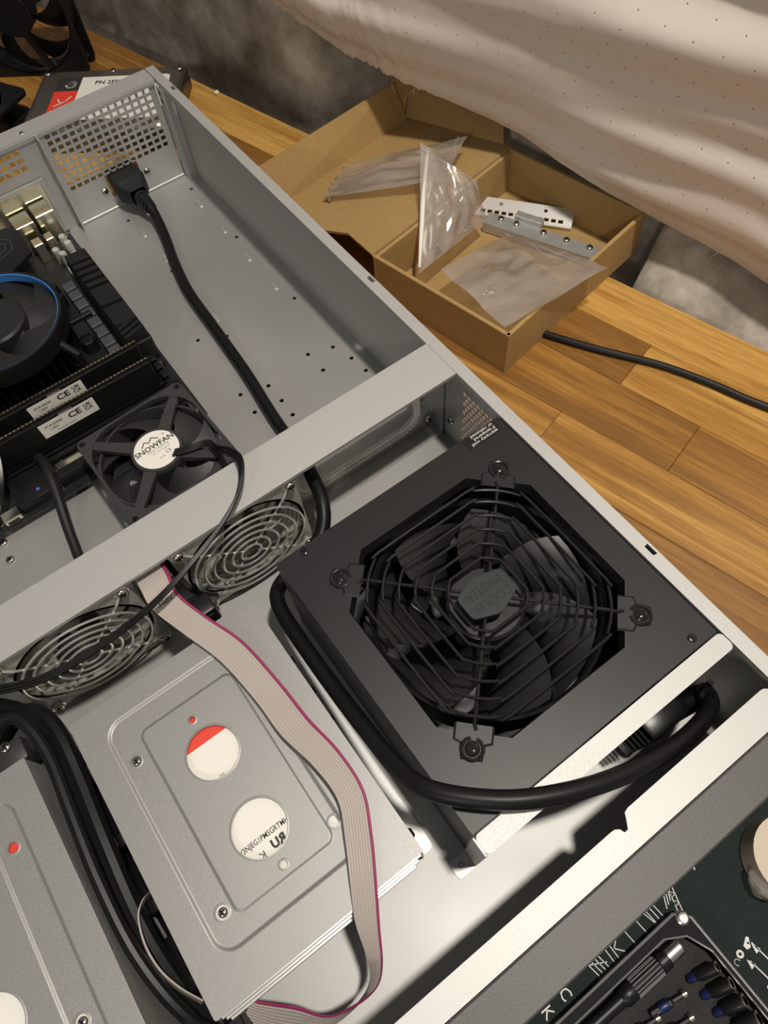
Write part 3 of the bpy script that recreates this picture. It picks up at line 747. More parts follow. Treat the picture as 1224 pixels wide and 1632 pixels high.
c2 = thing('drive_cage', 'silver steel drive cage beside the bundle of black cables, red dot showing through a hole', 'drive cage', (-364, 147, 0.1))
cage(c2, -309.5, 73.8, 107.0, 147.2, 72, False, True)
place(SCREW, 'screw', c2, (-309.4, 197.6, 44), (1, 0, 0))
d2, lb2 = make_drive(-414.8, -312.2, 74.5, 218, 45, 69.4, 'hard drive with a red dot on its label beside the bundle of black cables', 2)
part('red_band', G().box(-340, -318, 178, 194, 69.55, 69.65), 'red', lb2)

# ================================================================ MOTHERBOARD AND WHAT SITS ON IT
ZB = 8.0
mb = thing('motherboard', 'black motherboard with finned heatsink and memory slots in the rear of the chassis', 'motherboard', (-250, 519, 1))
def make_board():
    part('circuit_board', G().plate(rect(-372, -128, 397, 641), [circ(-134, 404, 2, 12), circ(-134, 630, 2, 12), circ(-285, 404, 2, 12)], 1.6, XY, 0, ZB - 1.6), 'pcb', mb)
    for x in (-134, -285, -366):
        for y in (404, 560, 634): part('standoff', G().lathe([(0.01, 0.05), (3, 0.05), (3, ZB - 1.6), (0.01, ZB - 1.6)], 6, frame((x, y, 0))), 'gold', mb)
    place(SCREW, 'screw', mb, (-134, 404, ZB)); place(SCREW, 'screw', mb, (-134, 478, ZB)); place(SCREW, 'screw', mb, (-133.5, 630, ZB))
    # tall finned heatsink by the board edge
    hs = part('heatsink', G().box(-148, -129.5, 466, 580, ZB + 1, 30, c=0.8), 'black_soft', mb)
    y = 468.0; k = 0
    for y0, y1, sl in [(468, 471, 0), (473.5, 476.5, 0), (479, 482, 0), (485, 507, 1), (510, 531, 1), (534, 539, 1), (542, 547, 1), (550, 555, 1), (558, 563, 1), (566, 578, 1)]:
        s = 7.0 if sl else 0
        vs_ = [(-147.5, y0, 30), (-130, y0 - s, 30), (-130, y1 - s, 30), (-147.5, y1, 30), (-147, y0, 37), (-131, y0 - s, 41), (-131, y1 - s, 41), (-147, y1, 37)]
        if sl == 0 or y0 >= 475: part('fin', G().add(vs_, [(0, 3, 2, 1), (4, 5, 6, 7), (0, 1, 5, 4), (1, 2, 6, 5), (2, 3, 7, 6), (3, 0, 4, 7)]), 'black_soft', hs)
    for i in range(8): 
        y = 487 + i * 12.2; part('choke', G().box(-160.5, -151, y - 4.9, y + 4.9, ZB, 16, c=0.6), 'choke', mb)
    for x, y, r in [(-168.4, 507, 6), (-166, 562, 3), (-166, 575, 3)]: part('capacitor', G().lathe([(0.01, 20), (r * .85, 20), (r, 19), (r, ZB), (0.01, ZB)], 18, frame((x, y, 0))), 'black', mb)
    # ports along the rear edge
    def port(x0, x1, y0, y1, z, nslots):
        p = part('port_shell', G().box(x0, x1, y0, y1, ZB, z, c=0.5), 'goldcan', mb)
        for q in range(nslots):
            xx = x0 + (q + .5) * (x1 - x0) / nslots; part('port_seam', G().box(xx - 1.4, xx + 1.4, y0 + 2, y0 + 6, z, z + 0.15), 'gold', p)
    port(-147.5, -131.5, 634, 652, 38, 2); port(-166, -150, 634, 652, 36, 2); port(-190, -170, 634, 652, 26, 2); port(-150, -143, 620, 629, 26, 1); port(-161, -153, 619, 629, 26, 1); port(-214, -194, 630, 652, 34, 2); port(-240, -218, 630, 652, 34, 2)
    for x, y in [(-137, 622.5), (-136.4, 612.4), (-145, 603), (-137, 596), (-148, 611)]: part('capacitor', G().lathe([(0.01, 22), (2.6, 22), (3.1, 21.2), (3.1, ZB), (0.01, ZB)], 16, frame((x, y, 0))), 'cap', mb)
    cv = part('port_cover', G().plate([(-240, 580), (-188, 580), (-166, 592), (-164, 622), (-172, 632), (-240, 632)], [], 3, XY, 0, 40).box(-236, -182, 584, 630, ZB, 40, c=1), 'black', mb)
    g = G()
    for r_ in (7, 12.5): g.strip(circ(-186, 612, r_, 6, .3) + circ(-186, 612, r_, 6, .3)[:1], 0.5, XY, 0, 43.05)
    part('cover_lines', g, 'choke', cv)
    part('chip_heatsink', G().box(-148, -133, 584, 598, ZB, 12, c=0.5), 'cap', mb)
    # small parts along the edges
    rng = random.Random(3)
    for i in range(46):
        x = rng.choice((rng.uniform(-140, -130), rng.uniform(-175, -150), rng.uniform(-255, -205))); y = rng.uniform(400, 470) if x > -150 else (rng.uniform(470, 482) if x > -180 else rng.uniform(398, 425))
        if x < -150 and y > 470: y = rng.uniform(462, 485)
        s = rng.uniform(0.7, 1.7); part('chip', G().box(x - s, x + s, y - s * .6, y + s * .6, ZB, ZB + rng.uniform(.6, 2.2)), rng.choice(('cap', 'gold', 'black', 'choke', 'black')), mb)
    for x0, x1, y0, y1, z, k in [(-240, -205, 404, 411, 19.5, 'black'), (-200, -150, 400, 408, 19.5, 'black'), (-142, -132, 412, 430, 19.5, 'black'), (-236, -216, 414, 424, 11, 'goldcan')]:
        part('header', G().box(x0, x1, y0, y1, ZB, z, c=0.5), k, mb)
    for k in range(16): part('header_pin', G().box(-238 + k * 2.1, -237.3 + k * 2.1, 413.5, 414.2, ZB, 15), 'goldcan', mb)
    for y in (457.5, 438.2, 448, 428.5):
        part('memory_slot', G().box(-276, -140, y - 3, y - 1.0, ZB, 15).box(-276, -140, y + 1.0, y + 3, ZB, 15).box(-140, -135, y - 3.2, y + 3.2, ZB, 21, c=0.6), 'black', mb)
    for x, y in [(-208, 421), (-214, 420)]: part('capacitor', G().lathe([(0.01, 17), (2.6, 17), (3, 16.2), (3, ZB), (0.01, ZB)], 16, frame((x, y, 0))), 'black_soft', mb)
make_board()
for i, (y, lab) in enumerate([(457.5, 'black memory stick with a white sticker beside the processor cooler'), (438.2, 'black memory stick with a white sticker beside the loose fan')]):
    rt = thing('memory_module', lab, 'memory stick', (-208, y, ZB + 0.2), 'memory sticks')
    part('board', G().box(-275, -142.2, y - 0.6, y + 0.6, ZB + 0.3, 42), 'pcb', rt)
    part('heat_spreader', G().box(-274, -143.5, y - 2.7, y - 0.7, 16, 40.2, c=0.3).box(-274, -143.5, y + 0.7, y + 2.7, 16, 40.2, c=0.3), 'black', rt)
    g = G()
    for k in range(44): g.box(-274 + k * 3, -272.2 + k * 3, y - 0.62, y + 0.62, 42.0, 42.15)
    part('edge_plating', g, 'gold', rt)
    st = part('sticker', G().box(-230, -189, y - 2.95, y - 2.75, 24, 37.5), 'white', rt)
    fr = lambda x, z: frame((x, y - 3.0, z), (1, 0, 0), (0, 0, 1))
    g = G().text('CE', 7.2, fr(-204.5, 32.5), sx=1.1, bold=.03).text('UK', 4.2, fr(-194.5, 34.2), bold=.03).text('CA', 4.2, fr(-194.5, 30.6), bold=.03).text('PC4-25600', 2.8, fr(-220, 33.5), bold=.02).text('1.35V', 2.8, fr(-221, 30), bold=.02).text('MADE IN CHINA', 1.9, fr(-213, 26.3))
    part('sticker_text', g, 'print', st)
    part('spreader_text', G().text('CORSAIR', 2.5, frame((-209, y - 2.98, 38.8), (-1, 0, 0), (0, 0, -1)), bold=.03), 'ribbon', rt)

def make_cooler():
    cx, cy = -217, 519
    rt = thing('processor_cooler', 'round black processor cooler with a blue ring around its fan', 'cooler', (cx, cy, ZB + 0.1))
    FR = frame((cx, cy, 0))
    part('base', G().lathe([(0.01, ZB + .2), (20, ZB + .2), (20, 20), (17, 42), (0.01, 42)], 32, FR), 'black_soft', rt)
    N_ = 40
    fin = G()
    r0, r1 = 17, 44
    fin.add([(r0, -.4, 16), (r1, -.4 + 5, 16), (r1, -.4 + 5, 46), (r0, -.4, 46), (r0, .4, 16), (r1, .4 + 5, 16), (r1, .4 + 5, 46), (r0, .4, 46)], [(0, 1, 2, 3), (4, 7, 6, 5), (0, 4, 5, 1), (3, 2, 6, 7), (1, 5, 6, 2), (0, 3, 7, 4)])
    me = build(fin, 'fin', 'black')
    for k in range(N_):
        o = link(bpy.data.objects.new('fin', me)); o.parent = rt; o.location = (0, 0, -(ZB + .1) * .001); o.rotation_euler = (0, 0, 2 * PI * k / N_)
    g = G().lathe([(46.2, 46), (46.2, 59.5), (46.8, 61), (48.6, 60.6), (48.8, 59), (48.6, 46), (46.2, 46)], 64, FR)
    for k in range(4):
        a = k * PI / 2 + .7; g.tube([(cx + 47 * math.cos(a), cy + 47 * math.sin(a), 48), (cx + 56 * math.cos(a), cy + 56 * math.sin(a), 40), (cx + 56 * math.cos(a), cy + 56 * math.sin(a), ZB + 1)], 3, 8)
    fm = part('fan_frame', g, 'black', rt)
    part('blue_ring', G().lathe([(46.15, 54), (45.7, 54.2), (45.7, 60.2), (46.6, 60.6), (46.6, 59.6), (46.15, 54)], 72, FR), 'blue', rt, label='bright blue ring')
    part('fan_blades', rotor(G(), 45.0, 22, 7, 48, 57, sweep=0.45, chord=0.78, fr=FR, a0=0.5), 'blade', rt, sharp=50)
    hub = part('fan_hub', G().lathe([(0.01, 61.6), (21, 61.6), (22.6, 60), (22.6, 47), (0.01, 47)], 40, FR), 'blade', rt)
    part('fan_clip', G().box(-173, -156, 499, 503, 42, 46, c=0.5), 'black', rt)
make_cooler()

# ================================================================ LOOSE FAN LYING ON THE BOARD
def make_loose_fan():
    a = V((-211, 319.5)); b = V((-132.5, 325)); th = math.radians(2.5)
    cx, cy, zt = -173.5, 362.0, 45.0
    rt = thing('loose_fan', 'square charcoal fan with a round white SNOWFAN sticker lying on the board edge', 'fan', (cx, cy, 20), rot=(0, 0, th))
    h = 39.5
    g = G(); hs = [circ(0, 0, 38.0, 48)] + [circ(sx * 35.75, sy * 35.75, 2.1, 12) for sx in (-1, 1) for sy in (-1, 1)]
    g.plate(rrect(-h, h, -h, h, 5), hs, 3.5, XY, 0, 0); g.plate(rrect(-h, h, -h, h, 5), [rrect(-37.4, 37.4, -37.4, 37.4, 24, 8)] + hs[1:], 3.5, XY, 0, 21.5)
    g.lathe([(38, 0), (38, 20), (39.4, 20), (39.4, 0), (38, 0)], 48, XY)
    fm = part('fan_frame', g, 'fan_grey', rt, local=True)
    for k in range(4):
        an = PI / 4 + k * PI / 2; d = (math.cos(an), math.sin(an), 0)
        st = G().plate([(13, -4.4), (13, 4.4), (48, 2.6), (48, -2.6)], [], 3.2, frame((0, 0, 21.4), d, (-d[1], d[0], 0)))
        part('strut', st, 'fan_grey', fm, local=True)
    part('fan_blades', rotor(G(), 37.2, 16, 7, 5, 20, sweep=0.45, chord=0.74, a0=0.1), 'fan_grey', rt, local=True, sharp=50)
    hub = part('motor_cap', G().lathe([(0.01, 25.2), (16.6, 25.2), (17, 24.6), (17, 21), (0.01, 21)], 40), 'fan_grey', rt, local=True)
    sk = part('sticker', G().lathe([(0.01, 25.4), (14.8, 25.4), (14.8, 25.2), (0.01, 25.2)], 40), 'white', hub, local=True, label='round white sticker')
    fr = lambda x, y: frame((x, y, 25.45))
    g = G().text('SNOWFAN', 5.6, fr(0.2, 3.2), sx=1.0, bold=.02).text('MODEL:YY8025H12B', 1.7, fr(1.2, 0.1)).text('DC 12V 0.25A 2P', 1.7, fr(2.4, -2.4)).text('CE', 3.4, fr(5.5, -6.0)).text('®', 2.2, fr(9.2, 8)).text('RoHS', 1.6, fr(0.2, -7.6))
    g.strip([(-7, 6.8), (-4, 9.6), (-1.5, 7.5), (1.5, 10.2), (5, 7.2)], 0.7, frame((0, 0, 25.45)))
    part('sticker_print', g, 'print', sk, local=True)
    # three thin wires
    base = [at(277, 722, 46.5), at(300, 716, 47), at(330, 707, 47.5), at(345, 716, 50), at(366, 720, 80), at(384, 738, 97), at(380, 785, 97), at(352, 838, 95), at(305, 898, 94), at(250, 958, 90), at(190, 1008, 80), at(120, 1055, 76), at(60, 1085, 74), at(-10, 1102, 72)]
    inv = Matrix.Rotation(-th, 3, 'Z'); L0 = V((cx, cy, 20))
    for k in range(3):
        off = V((1.5 * (k - 1), 1.5 * (k - 1) * .7, 0.3 * k))
        P = [inv @ (p + off - L0) for p in base]
        part('wire', G().tube(smooth_path(P, 6), 0.95, 6), 'rubber', rt, local=True)
make_loose_fan()

# ================================================================ POWER CORD
def make_cord():
    rt = thing('mains_power_cable', 'thick black power cord running from the rear plug around the power supply', 'cable', (-92, 400, 0.5))
    P = [(-62, 628, 19), (-60, 618, 15), (-61, 604, 9), (-66, 580, 5.6), (-73, 553, 5.4), (-80, 515, 5.4), (-82.7, 469, 5.4), (-86, 415, 5.4), (-91, 369, 5.8), (-93, 345, 8), (-97, 318, 24), (-104, 296, 50), (-107.5, 278, 57), (-113, 257, 56),
         (-124, 243.5, 50), (-142, 238.5, 46), (-160, 233, 46), (-167.3, 222, 50), (-169.2, 200, 56), (-169.4, 161, 64), (-168.8, 128, 76), (-167.6, 106, 87), (-162, 89, 95.5), (-141.5, 68.8, 98), (-118, 55.2, 96), (-91, 45.5, 90), (-62, 40.5, 80), (-40, 40.2, 70), (-26, 43, 61), (-20.5, 48, 52), (-24, 51.5, 46), (-30, 50.5, 44)]
    part('cord', G().tube(smooth_path(P, 7), 4.3, 14), 'rubber', rt)
    # rear plug: block that pushes into the inlet, tapering to ribbed strain relief
    g = G(); pl = [(653.5, 13.4, 9.6), (640, 13.6, 9.8), (637, 12.2, 8.8), (632, 10, 7.5), (626, 7, 6.5)]; c0 = V((-62.5, 0, 20.5))
    prev = None
    for (ya, wa, ha), (yb, wb, hb) in zip(pl, pl[1:]):
        a = rrect(-wa, wa, -ha, ha, min(2.5, ha * .4), 3); b = rrect(-wb, wb, -hb, hb, min(2.5, hb * .4), 3)
        g.loft(a, -ya, b, -yb, 0, (c0, V((1, 0, 0)), V((0, 0, 1)), V((0, -1, 0))))
    g.plate(rrect(-13.4, 13.4, -9.6, 9.6, 2.5, 3), [], 0.1, (c0, V((1, 0, 0)), V((0, 0, 1)), V((0, -1, 0))), 0, -653.5)
    rp = part('rear_plug', g, 'black_soft', rt)
    for k in range(4): part('strain_ring', G().lathe([(4.4, -1), (6.4 - .35 * k, -1), (6.4 - .35 * k, 1), (4.4, 1)], 18, frame((-61.5 + .4 * k, 625 - k * 3.2, 18.5 - k * 1.4), (1, 0, 0), (0, .4, .9))), 'black_soft', rp)
    g = G().box(-58, -32, 46, 64.6, 34, 54, c=3.0); fp = part('front_plug', g, 'gloss_black', rt)
    for k in range(5): part('grip_rib', G().box(-60 - 2.2 * k, -58.8 - 2.2 * k, 47 + k * .6, 60, 38, 52 - k, c=0.5), 'gloss_black', fp)
    g = G().tube([(-36, 52, 46), (-29, 50.5, 45), (-22, 48.5, 50), (-22.5, 45.5, 57)], lambda t: 6.6 - 1.4 * t, 14); part('strain_relief', g, 'gloss_black', fp)
    g = G().tube(circle3((-20.5, 47.5, 53), 4.9, (0.2, -.3, 1)), 1.1, 6, True).box(-17, -14.6, 49, 52, 56, 57.2); part('cable_tie', g, 'gloss_black', rt)
def circle3(c, r, n):
    n = V(n).normalized(); u = n.orthogonal().normalized(); v = n.cross(u)
    return [V(c) + u * r * math.cos(a) + v * r * math.sin(a) for a in [2 * PI * i / 24 for i in range(24)]]
make_cord()

# ================================================================ RIBBON CABLE
def make_ribbon():
    # pairs: left edge, magenta edge
    E = [((-222, 300, 66), (-206, 300, 66)), ((-222.5, 285, 74), (-206, 285, 74)), ((-223, 262, 78), (-206.2, 262, 78)),
         (at(243, 972, 76), at(285, 946, 77)), (at(292, 1010, 76), at(330, 982, 76.5)), (at(352, 1055, 76), at(388, 1022, 77)), (at(408, 1118, 77), at(447, 1087, 78)), (at(448, 1172, 79), at(493, 1145, 80)),
         (at(500, 1222, 81), at(540, 1195, 82)), (at(538, 1275, 81), at(580, 1258, 82)), (at(550, 1340, 79), at(594, 1332, 80)), (at(558, 1410, 77), at(601, 1408, 77)), (at(566, 1470, 70), at(606, 1480, 70)),
         (at(583, 1520, 60), at(610, 1535, 60)), (at(590, 1560, 46), at(602, 1572, 52)), (at(572, 1598, 30), at(570, 1600, 45)), (at(520, 1640, 22), at(522, 1619, 37)), (at(460, 1655, 18), at(472, 1604, 32)), (at(412, 1640, 18), at(415, 1596, 30)), (at(385, 1632, 20), at(402, 1590, 30))]
    Lp = smooth_path([V(a) for a, b in E], 6); Rp = smooth_path([V(b) for a, b in E], 6)
    rt = thing('ribbon_cable', 'grey ribbon cable with one magenta edge wire draped over the drive cage', 'ribbon cable', (-215, 150, 0.5))
    n = len(Lp); NW = 10
    def strand(k0, k1):
        g = G(); per = 4; cols_ = (k1 - k0) * per + 1; vs_ = []
        for i in range(n):
            a, b = Lp[i], Rp[i]; T = (Lp[min(n - 1, i + 1)] - Lp[max(0, i - 1)]).normalized(); W = (b - a); nn = W.cross(T).normalized()
            if nn.length < .5: nn = V((0, 0, 1))
            for s_ in (1, -1):
                for c in range(cols_):
                    t = (k0 + c / per) / NW; ph = (c / per) % 1.0
                    h = 0.18 + 0.38 * abs(math.sin(PI * ph)); vs_.append(a + W * t + nn * (s_ * h))
        fc = []; row = 2 * cols_
        for i in range(n - 1):
            for c in range(cols_ - 1):
                p = i * row + c; fc.append((p, p + 1, p + row + 1, p + row)); q = p + cols_; fc.append((q, q + row, q + row + 1, q + 1))
            for c in (0, cols_ - 1): p = i * row + c; fc.append((p, p + row, p + row + cols_, p + cols_))
        return g.add(vs_, fc)
    part('grey_wires', strand(0, 9), 'ribbon', rt, sharp=60); part('magenta_wire', strand(9, 10), 'magenta', rt, sharp=60, label='magenta edge wire')
    g = G()
    a, b = Lp[18], Rp[18]; u = (b - a).normalized(); T = (Lp[21] - Lp[17]).normalized(); nn = u.cross(-T).normalized(); v = nn.cross(u)
    c = a.lerp(b, .5) + nn * 0.75
    g.text('300V', 4.4, (c, u, v, nn)); part('wire_print', g, 'print', rt)
    p = E[-1]; m_ = V(p[0]).lerp(V(p[1]), .5)
    part('connector', G().box(m_.x - 14, m_.x - 1, m_.y - 10, m_.y + 1, 14, 34, c=0.6), 'black', rt)
make_ribbon()

# ================================================================ CABLES BETWEEN THE CAGES, AND BY THE BOARD
def make_cables():
    def cord(name, pts, r, label, group=None, k='rubber', flat=1.0):
        return solo(name, G().tube(smooth_path(pts, 6), r, 10, False, 0, None, flat), k, label, 'cable', group=group)
    cord('drive_power_cable', [(-330, 250, 40), (-312, 252, 52), (-300, 243, 58), (-295, 225, 60), (-296, 200, 58), (-299, 165, 56), (-302, 130, 50), (-302, 100, 40), (-298, 78, 26)], 5.2, 'fat black cable beside the edge of the drive cage with the red dot')
    cord('drive_power_cable', [(-330, 238, 70), (-311, 244, 72), (-303, 236, 72), (-300, 214, 70), (-302, 185, 69), (-304.5, 150, 67), (-304.7, 115, 63), (-300, 85, 55), (-292, 64, 40)], 3.2, 'glossy black cable on top of the bundle between the two drive cages')
    cord('drive_power_cable', [(-322, 240, 20), (-303, 236, 30), (-293, 215, 34), (-292.5, 180, 34), (-293, 140, 32), (-292.5, 100, 30), (-291, 70, 20)], 4.0, 'black cable tucked along the underside of the ribbon covered drive cage')
    cord('drive_power_cable', [(-303.5, 232, 26), (-304.6, 205, 26), (-304.6, 150, 24), (-303.8, 110, 18), (-302.5, 84, 11), (-301, 58, 6), (-299, 40, 5.5)], 4.6, 'black cable lying on the chassis floor along the drive cage with the red dot')
    for i, (x, y, z) in enumerate([(-293.6, 176, 44), (-293.8, 141, 43), (-293.8, 104, 42)]):
        rt = thing('power_connector', ['black power connector deep between the cages, away from the grey flat cable', 'black power connector inside the loop of the grey flat cable', 'black power connector at the end of the grey flat cable'][i], 'connector', (x, y, z - 22))
        part('housing', G().box(x - 4.2, x + 4.2, y - 13, y + 13, z - 22, z + 4, c=1.8), 'gloss_black', rt)
        part('latch_ridge', G().tube([(x + .6, y - 7, z + 4), (x + .9, y, z + 5), (x + .6, y + 7, z + 4)], 1.0, 6), 'gloss_black', rt)
    # thin grey flat cable standing on edge
    P = smooth_path([at(240, 1418, 58), at(226, 1435, 60), at(219, 1462, 61), at(229, 1505, 61), at(252, 1545, 59), at(285, 1575, 56), at(322, 1596, 50)], 5)
    g = G(); vs_ = []; fc = []
    for i, p in enumerate(P):
        for dx, dz in ((0, 0), (0.9, 0), (-2.4, -9), (-3.3, -9)): vs_.append(p + V((dx, 0, dz)))
    for i in range(len(P) - 1):
        for j in range(4): fc.append((i * 4 + j, i * 4 + (j + 1) % 4, (i + 1) * 4 + (j + 1) % 4, (i + 1) * 4 + j))
    fc += [(0, 1, 2, 3), tuple(len(P) * 4 - 4 + j for j in range(4))]
    g.add(vs_, fc); solo('flat_cable', g, 'ribbon', 'thin grey flat cable curving between the two drive cages', 'cable')
    # cables at the end of the fan row
    for i, (a, z) in enumerate([((-2, 1128), 56), ((-2, 1150), 50)]):
        p0 = at(a[0] - 20, a[1] - 10, z)
        cord('fan_lead', [p0, at(30, 1128 + i * 16, z + 2), at(70, 1150 + i * 14, z - 2), at(100, 1190 + i * 30, z - 12), (-298, 190 - 18 * i, 34)], 3.0, ['glossy black cable curving round the corner of the drive cages', 'dull black printed cable below the fan row'][i], k=['gloss_black', 'rubber'][i])
    cl = thing('cable_clamp', 'clear grey plastic cable clamp with a screw at the end of the drive cage', 'clamp', (*at(15, 1190, 60).xy, 44))
    q = at(15, 1195, 60); part('clip_body', G().box(q.x - 9, q.x + 7, q.y - 9, q.y + 5, 44, 60, c=2.5), 'fan_grey', cl); place(SCREW, 'screw', cl, (q.x - 1, q.y + 2, 60.2))
    # black wires between fan and ribbon
    cord('fan_lead', [(-206, 297, 50), (-205.5, 280, 54), (-203, 262, 52), (-199, 258, 42), (-193, 259, 28)], 1.8, 'thin black fan lead crossing beside the ribbon cable')
    rt = thing('fan_plug', 'black fan plug tucked between the ribbon cable and the drive cage', 'connector', (-205, 240, 50))
    part('housing', G().box(-214, -196, 234, 246, 50, 66, c=1.5), 'black', rt); part('rib', G().box(-211, -199, 233.4, 234, 54, 62), 'black', rt)
    # leads in front of the board
    cord('drive_data_cable', [(-241.5, 432, 16), (-240, 420, 20), (-240.5, 408, 22), (-243.5, 392, 18), (-248, 375, 12), (-251, 360, 8), (-252.5, 345, 6), (-247, 322, 6), (-240, 305, 8), (-232, 298, 12)], 3.4, 'flat black data cable hanging from the front edge of the motherboard', k='black_soft')
    rt = thing('header_plug', 'black plug with a blue dot on the front edge of the motherboard', 'connector', (-256, 410, ZB + 0.1))
    part('housing', G().box(-268, -244, 401, 425, ZB + .2, 17, c=1.0), 'black', rt); part('blue_dot', G().lathe([(0.01, 17.5), (1.2, 17.5), (1.3, 17.1), (0.01, 17.1)], 14, frame((-252, 407, 0))), 'blue', rt)
    P = smooth_path([(-262, 470, 48), (-263, 452, 47), (-266, 432, 36), (-273, 415, 28), (-282, 400, 24), (-296, 388, 20)], 6)
    g = G(); vs_ = []; fc = []
    for i, p in enumerate(P):
        for dx, dz in ((-8, 1.5), (8, 2.5), (8, 1.3), (-8, .3)): vs_.append(p + V((dx, dx * .45, dz)))
    for i in range(len(P) - 1):
        for j in range(4): fc.append((i * 4 + j, i * 4 + (j + 1) % 4, (i + 1) * 4 + (j + 1) % 4, (i + 1) * 4 + j))
    fc += [(0, 1, 2, 3), tuple(len(P) * 4 - 4 + j for j in range(4))]
    solo('flat_power_lead', G().add(vs_, fc), 'gloss_black', 'shiny flat black ribbon lead dropping past the memory sticks', 'cable')
    rt = thing('port_block', 'small bright metal socket on the board edge under the shiny black ribbon lead', 'socket', (-272, 403, ZB + .1))
    part('shell', G().box(-282, -269.5, 398.5, 407, ZB + .2, 14, c=0.6), 'goldcan', rt); part('tongue', G().box(-280, -272, 398.2, 398.6, 10, 12), 'black', rt)
make_cables()

# ================================================================ CARDBOARD BOX WITH BAGS AND RAILS
ZBOX = ZT + 0.3
def make_box():
    A = V((69.5, 299.2, 0)); Bq = V((42, 425.5, 0)); D = V((233, 327.5, 0)); Cq = D + Bq - A       # near, left, right, back corners
    ht = 33.5; t = 3.2
    rt = thing('cardboard_box', 'shallow open brown cardboard box with its lid folded back beside the chassis', 'box', (*((A + Cq) / 2).xy, ZBOX))
    up = V((0, 0, 1))
    def slab(name, p, q, h0, h1, inward, k=('card', 'card_edge'), parent=None):
        p = V(p); q = V(q); d = (q - p); L_ = d.length; d.normalize(); i_ = V(inward) - d * V(inward).dot(d); i_.z = 0; i_.normalize()
        g = G().box(0, L_, 0, t, h0, h1, 0, (p, d, i_, up), c=0.5)
        return part(name, g, 'card', parent or rt)
    ctr = (A + Cq) / 2
    g = G(); g.add([tuple(A) , tuple(D), tuple(Cq), tuple(Bq)] + [tuple(p + up * 1.8) for p in (A, D, Cq, Bq)], [(3, 2, 1, 0), (4, 5, 6, 7), (0, 1, 5, 4), (1, 2, 6, 5), (2, 3, 7, 6), (3, 0, 4, 7)])
    for p in range(len(g.v)): g.v[p] += up * ZBOX
    part('tray_bottom', g, 'card', rt)
    s = lambda p: p + up * ZBOX
    slab('tray_wall', s(A), s(Bq), 1.8, ht + 6, ctr - A); slab('tray_wall', s(A), s(D), 1.8, ht + 6, ctr - A); slab('tray_wall', s(D), s(Cq), 1.8, ht + 6, ctr - D); slab('tray_wall', s(Bq), s(Cq), 1.8, ht + 5, ctr - Bq)
    # lid: slopes down from the hinge to the bench
    h1 = s(Bq) + up * (ht + 5); h2 = s(Cq) + up * (ht + 5)
    f1 = V((54 - 3, 566, ZBOX + 1)); f2 = V((195, 588, ZBOX + 1))
    n = (h2 - h1).cross(f1 - h1).normalized(); n = -n if n.z < 0 else n
    def panel(name, pts, th, parent):
        pts = [V(p) for p in pts]; nn = (pts[1] - pts[0]).cross(pts[2] - pts[0]).normalized()
        k = len(pts); g = G().add([tuple(p) for p in pts] + [tuple(p + nn * th) for p in pts], [list(range(k))[::-1], list(range(k, 2 * k))] + [(i, (i + 1) % k, k + (i + 1) % k, k + i) for i in range(k)])
        return part(name, g, 'card', parent)
    torn = h1.lerp(f1, 0.25) + V((-2, 0, 0))
    lid = panel('lid_panel', [h1, h2, f2, f1, V((20, 545, ZBOX + 7)), V((23, 500, 14)), h1.lerp(f1, 0.55) + V((-14, 0, 0)), h1.lerp(f1, 0.3) + V((3, 0, 0))], 2.0, rt)
    panel('lid_flap', [f1 + V((-26, -4, 1)), f2, f2 + V((-8, 8, 36)), f1 + V((-42, 8, 36))], 2.0, rt)
    panel('lid_flap', [f2 + V((1, 0, 2)), h2 + V((0, 8, -2)), h2 + V((14, 26, 6)), h2.lerp(f2, 0.45) + V((16, 12, 18)), f2 + V((12, 6, 36))], 2.0, rt)
    panel('corner_flap', [f2 + V((-2, 2, 1)), f2 + V((12, 6, 36)), f2 + V((2, 18, 40)), f2 + V((-10, 10, 37))], 1.6, rt)
    return A, Bq, Cq, D
BA, BB, BC, BD = make_box()
ZIN = ZBOX + 2.0
def small_screw_mesh():
    g = G().lathe([(0.01, 1.6), (1.5, 1.5), (2.4, .8), (2.5, 0), (1.4, 0), (1.4, -5), (0.01, -5.4)], 12); return build(g, 'small_screw', 'screw')
SM = small_screw_mesh()
def loose_screw(p, label, group):
    o = link(bpy.data.objects.new('small_screw', SM)); o.location = V(p) * .001
    o.rotation_euler = (random.uniform(1.2, 1.9), random.uniform(-.3, .3), random.uniform(0, 6)); o['label'] = label; o['category'] = 'screw'; o['group'] = group
rng = random.Random(9)
for c, n, z, lab in [((112, 365), 7, ZIN + 3, 'tiny steel screw in the clear bag on the box floor'), ((110, 431), 6, ZIN + 3, 'tiny steel screw in the upright folded clear bag'), ]:
    for i in range(n):
        a = rng.uniform(0, 6.3); r = rng.uniform(1, 9); loose_screw((c[0] + r * math.cos(a), c[1] + r * math.sin(a), z + rng.uniform(0, 3)), lab, lab.replace('tiny steel screw', 'screws'))
for i in range(6):
    t = i / 5; p = V((66, 526, 13)).lerp(V((100, 550, 12)), t) + V((rng.uniform(-2, 2), rng.uniform(-2, 2), 0))
    loose_screw(p, 'tiny steel screw in the clear bag lying on the box lid', 'screws in the bag on the lid')
o = loose_screw((218, 413, ZIN + 3), 'single tiny screw lying loose on the box floor', 'loose screw in the box')

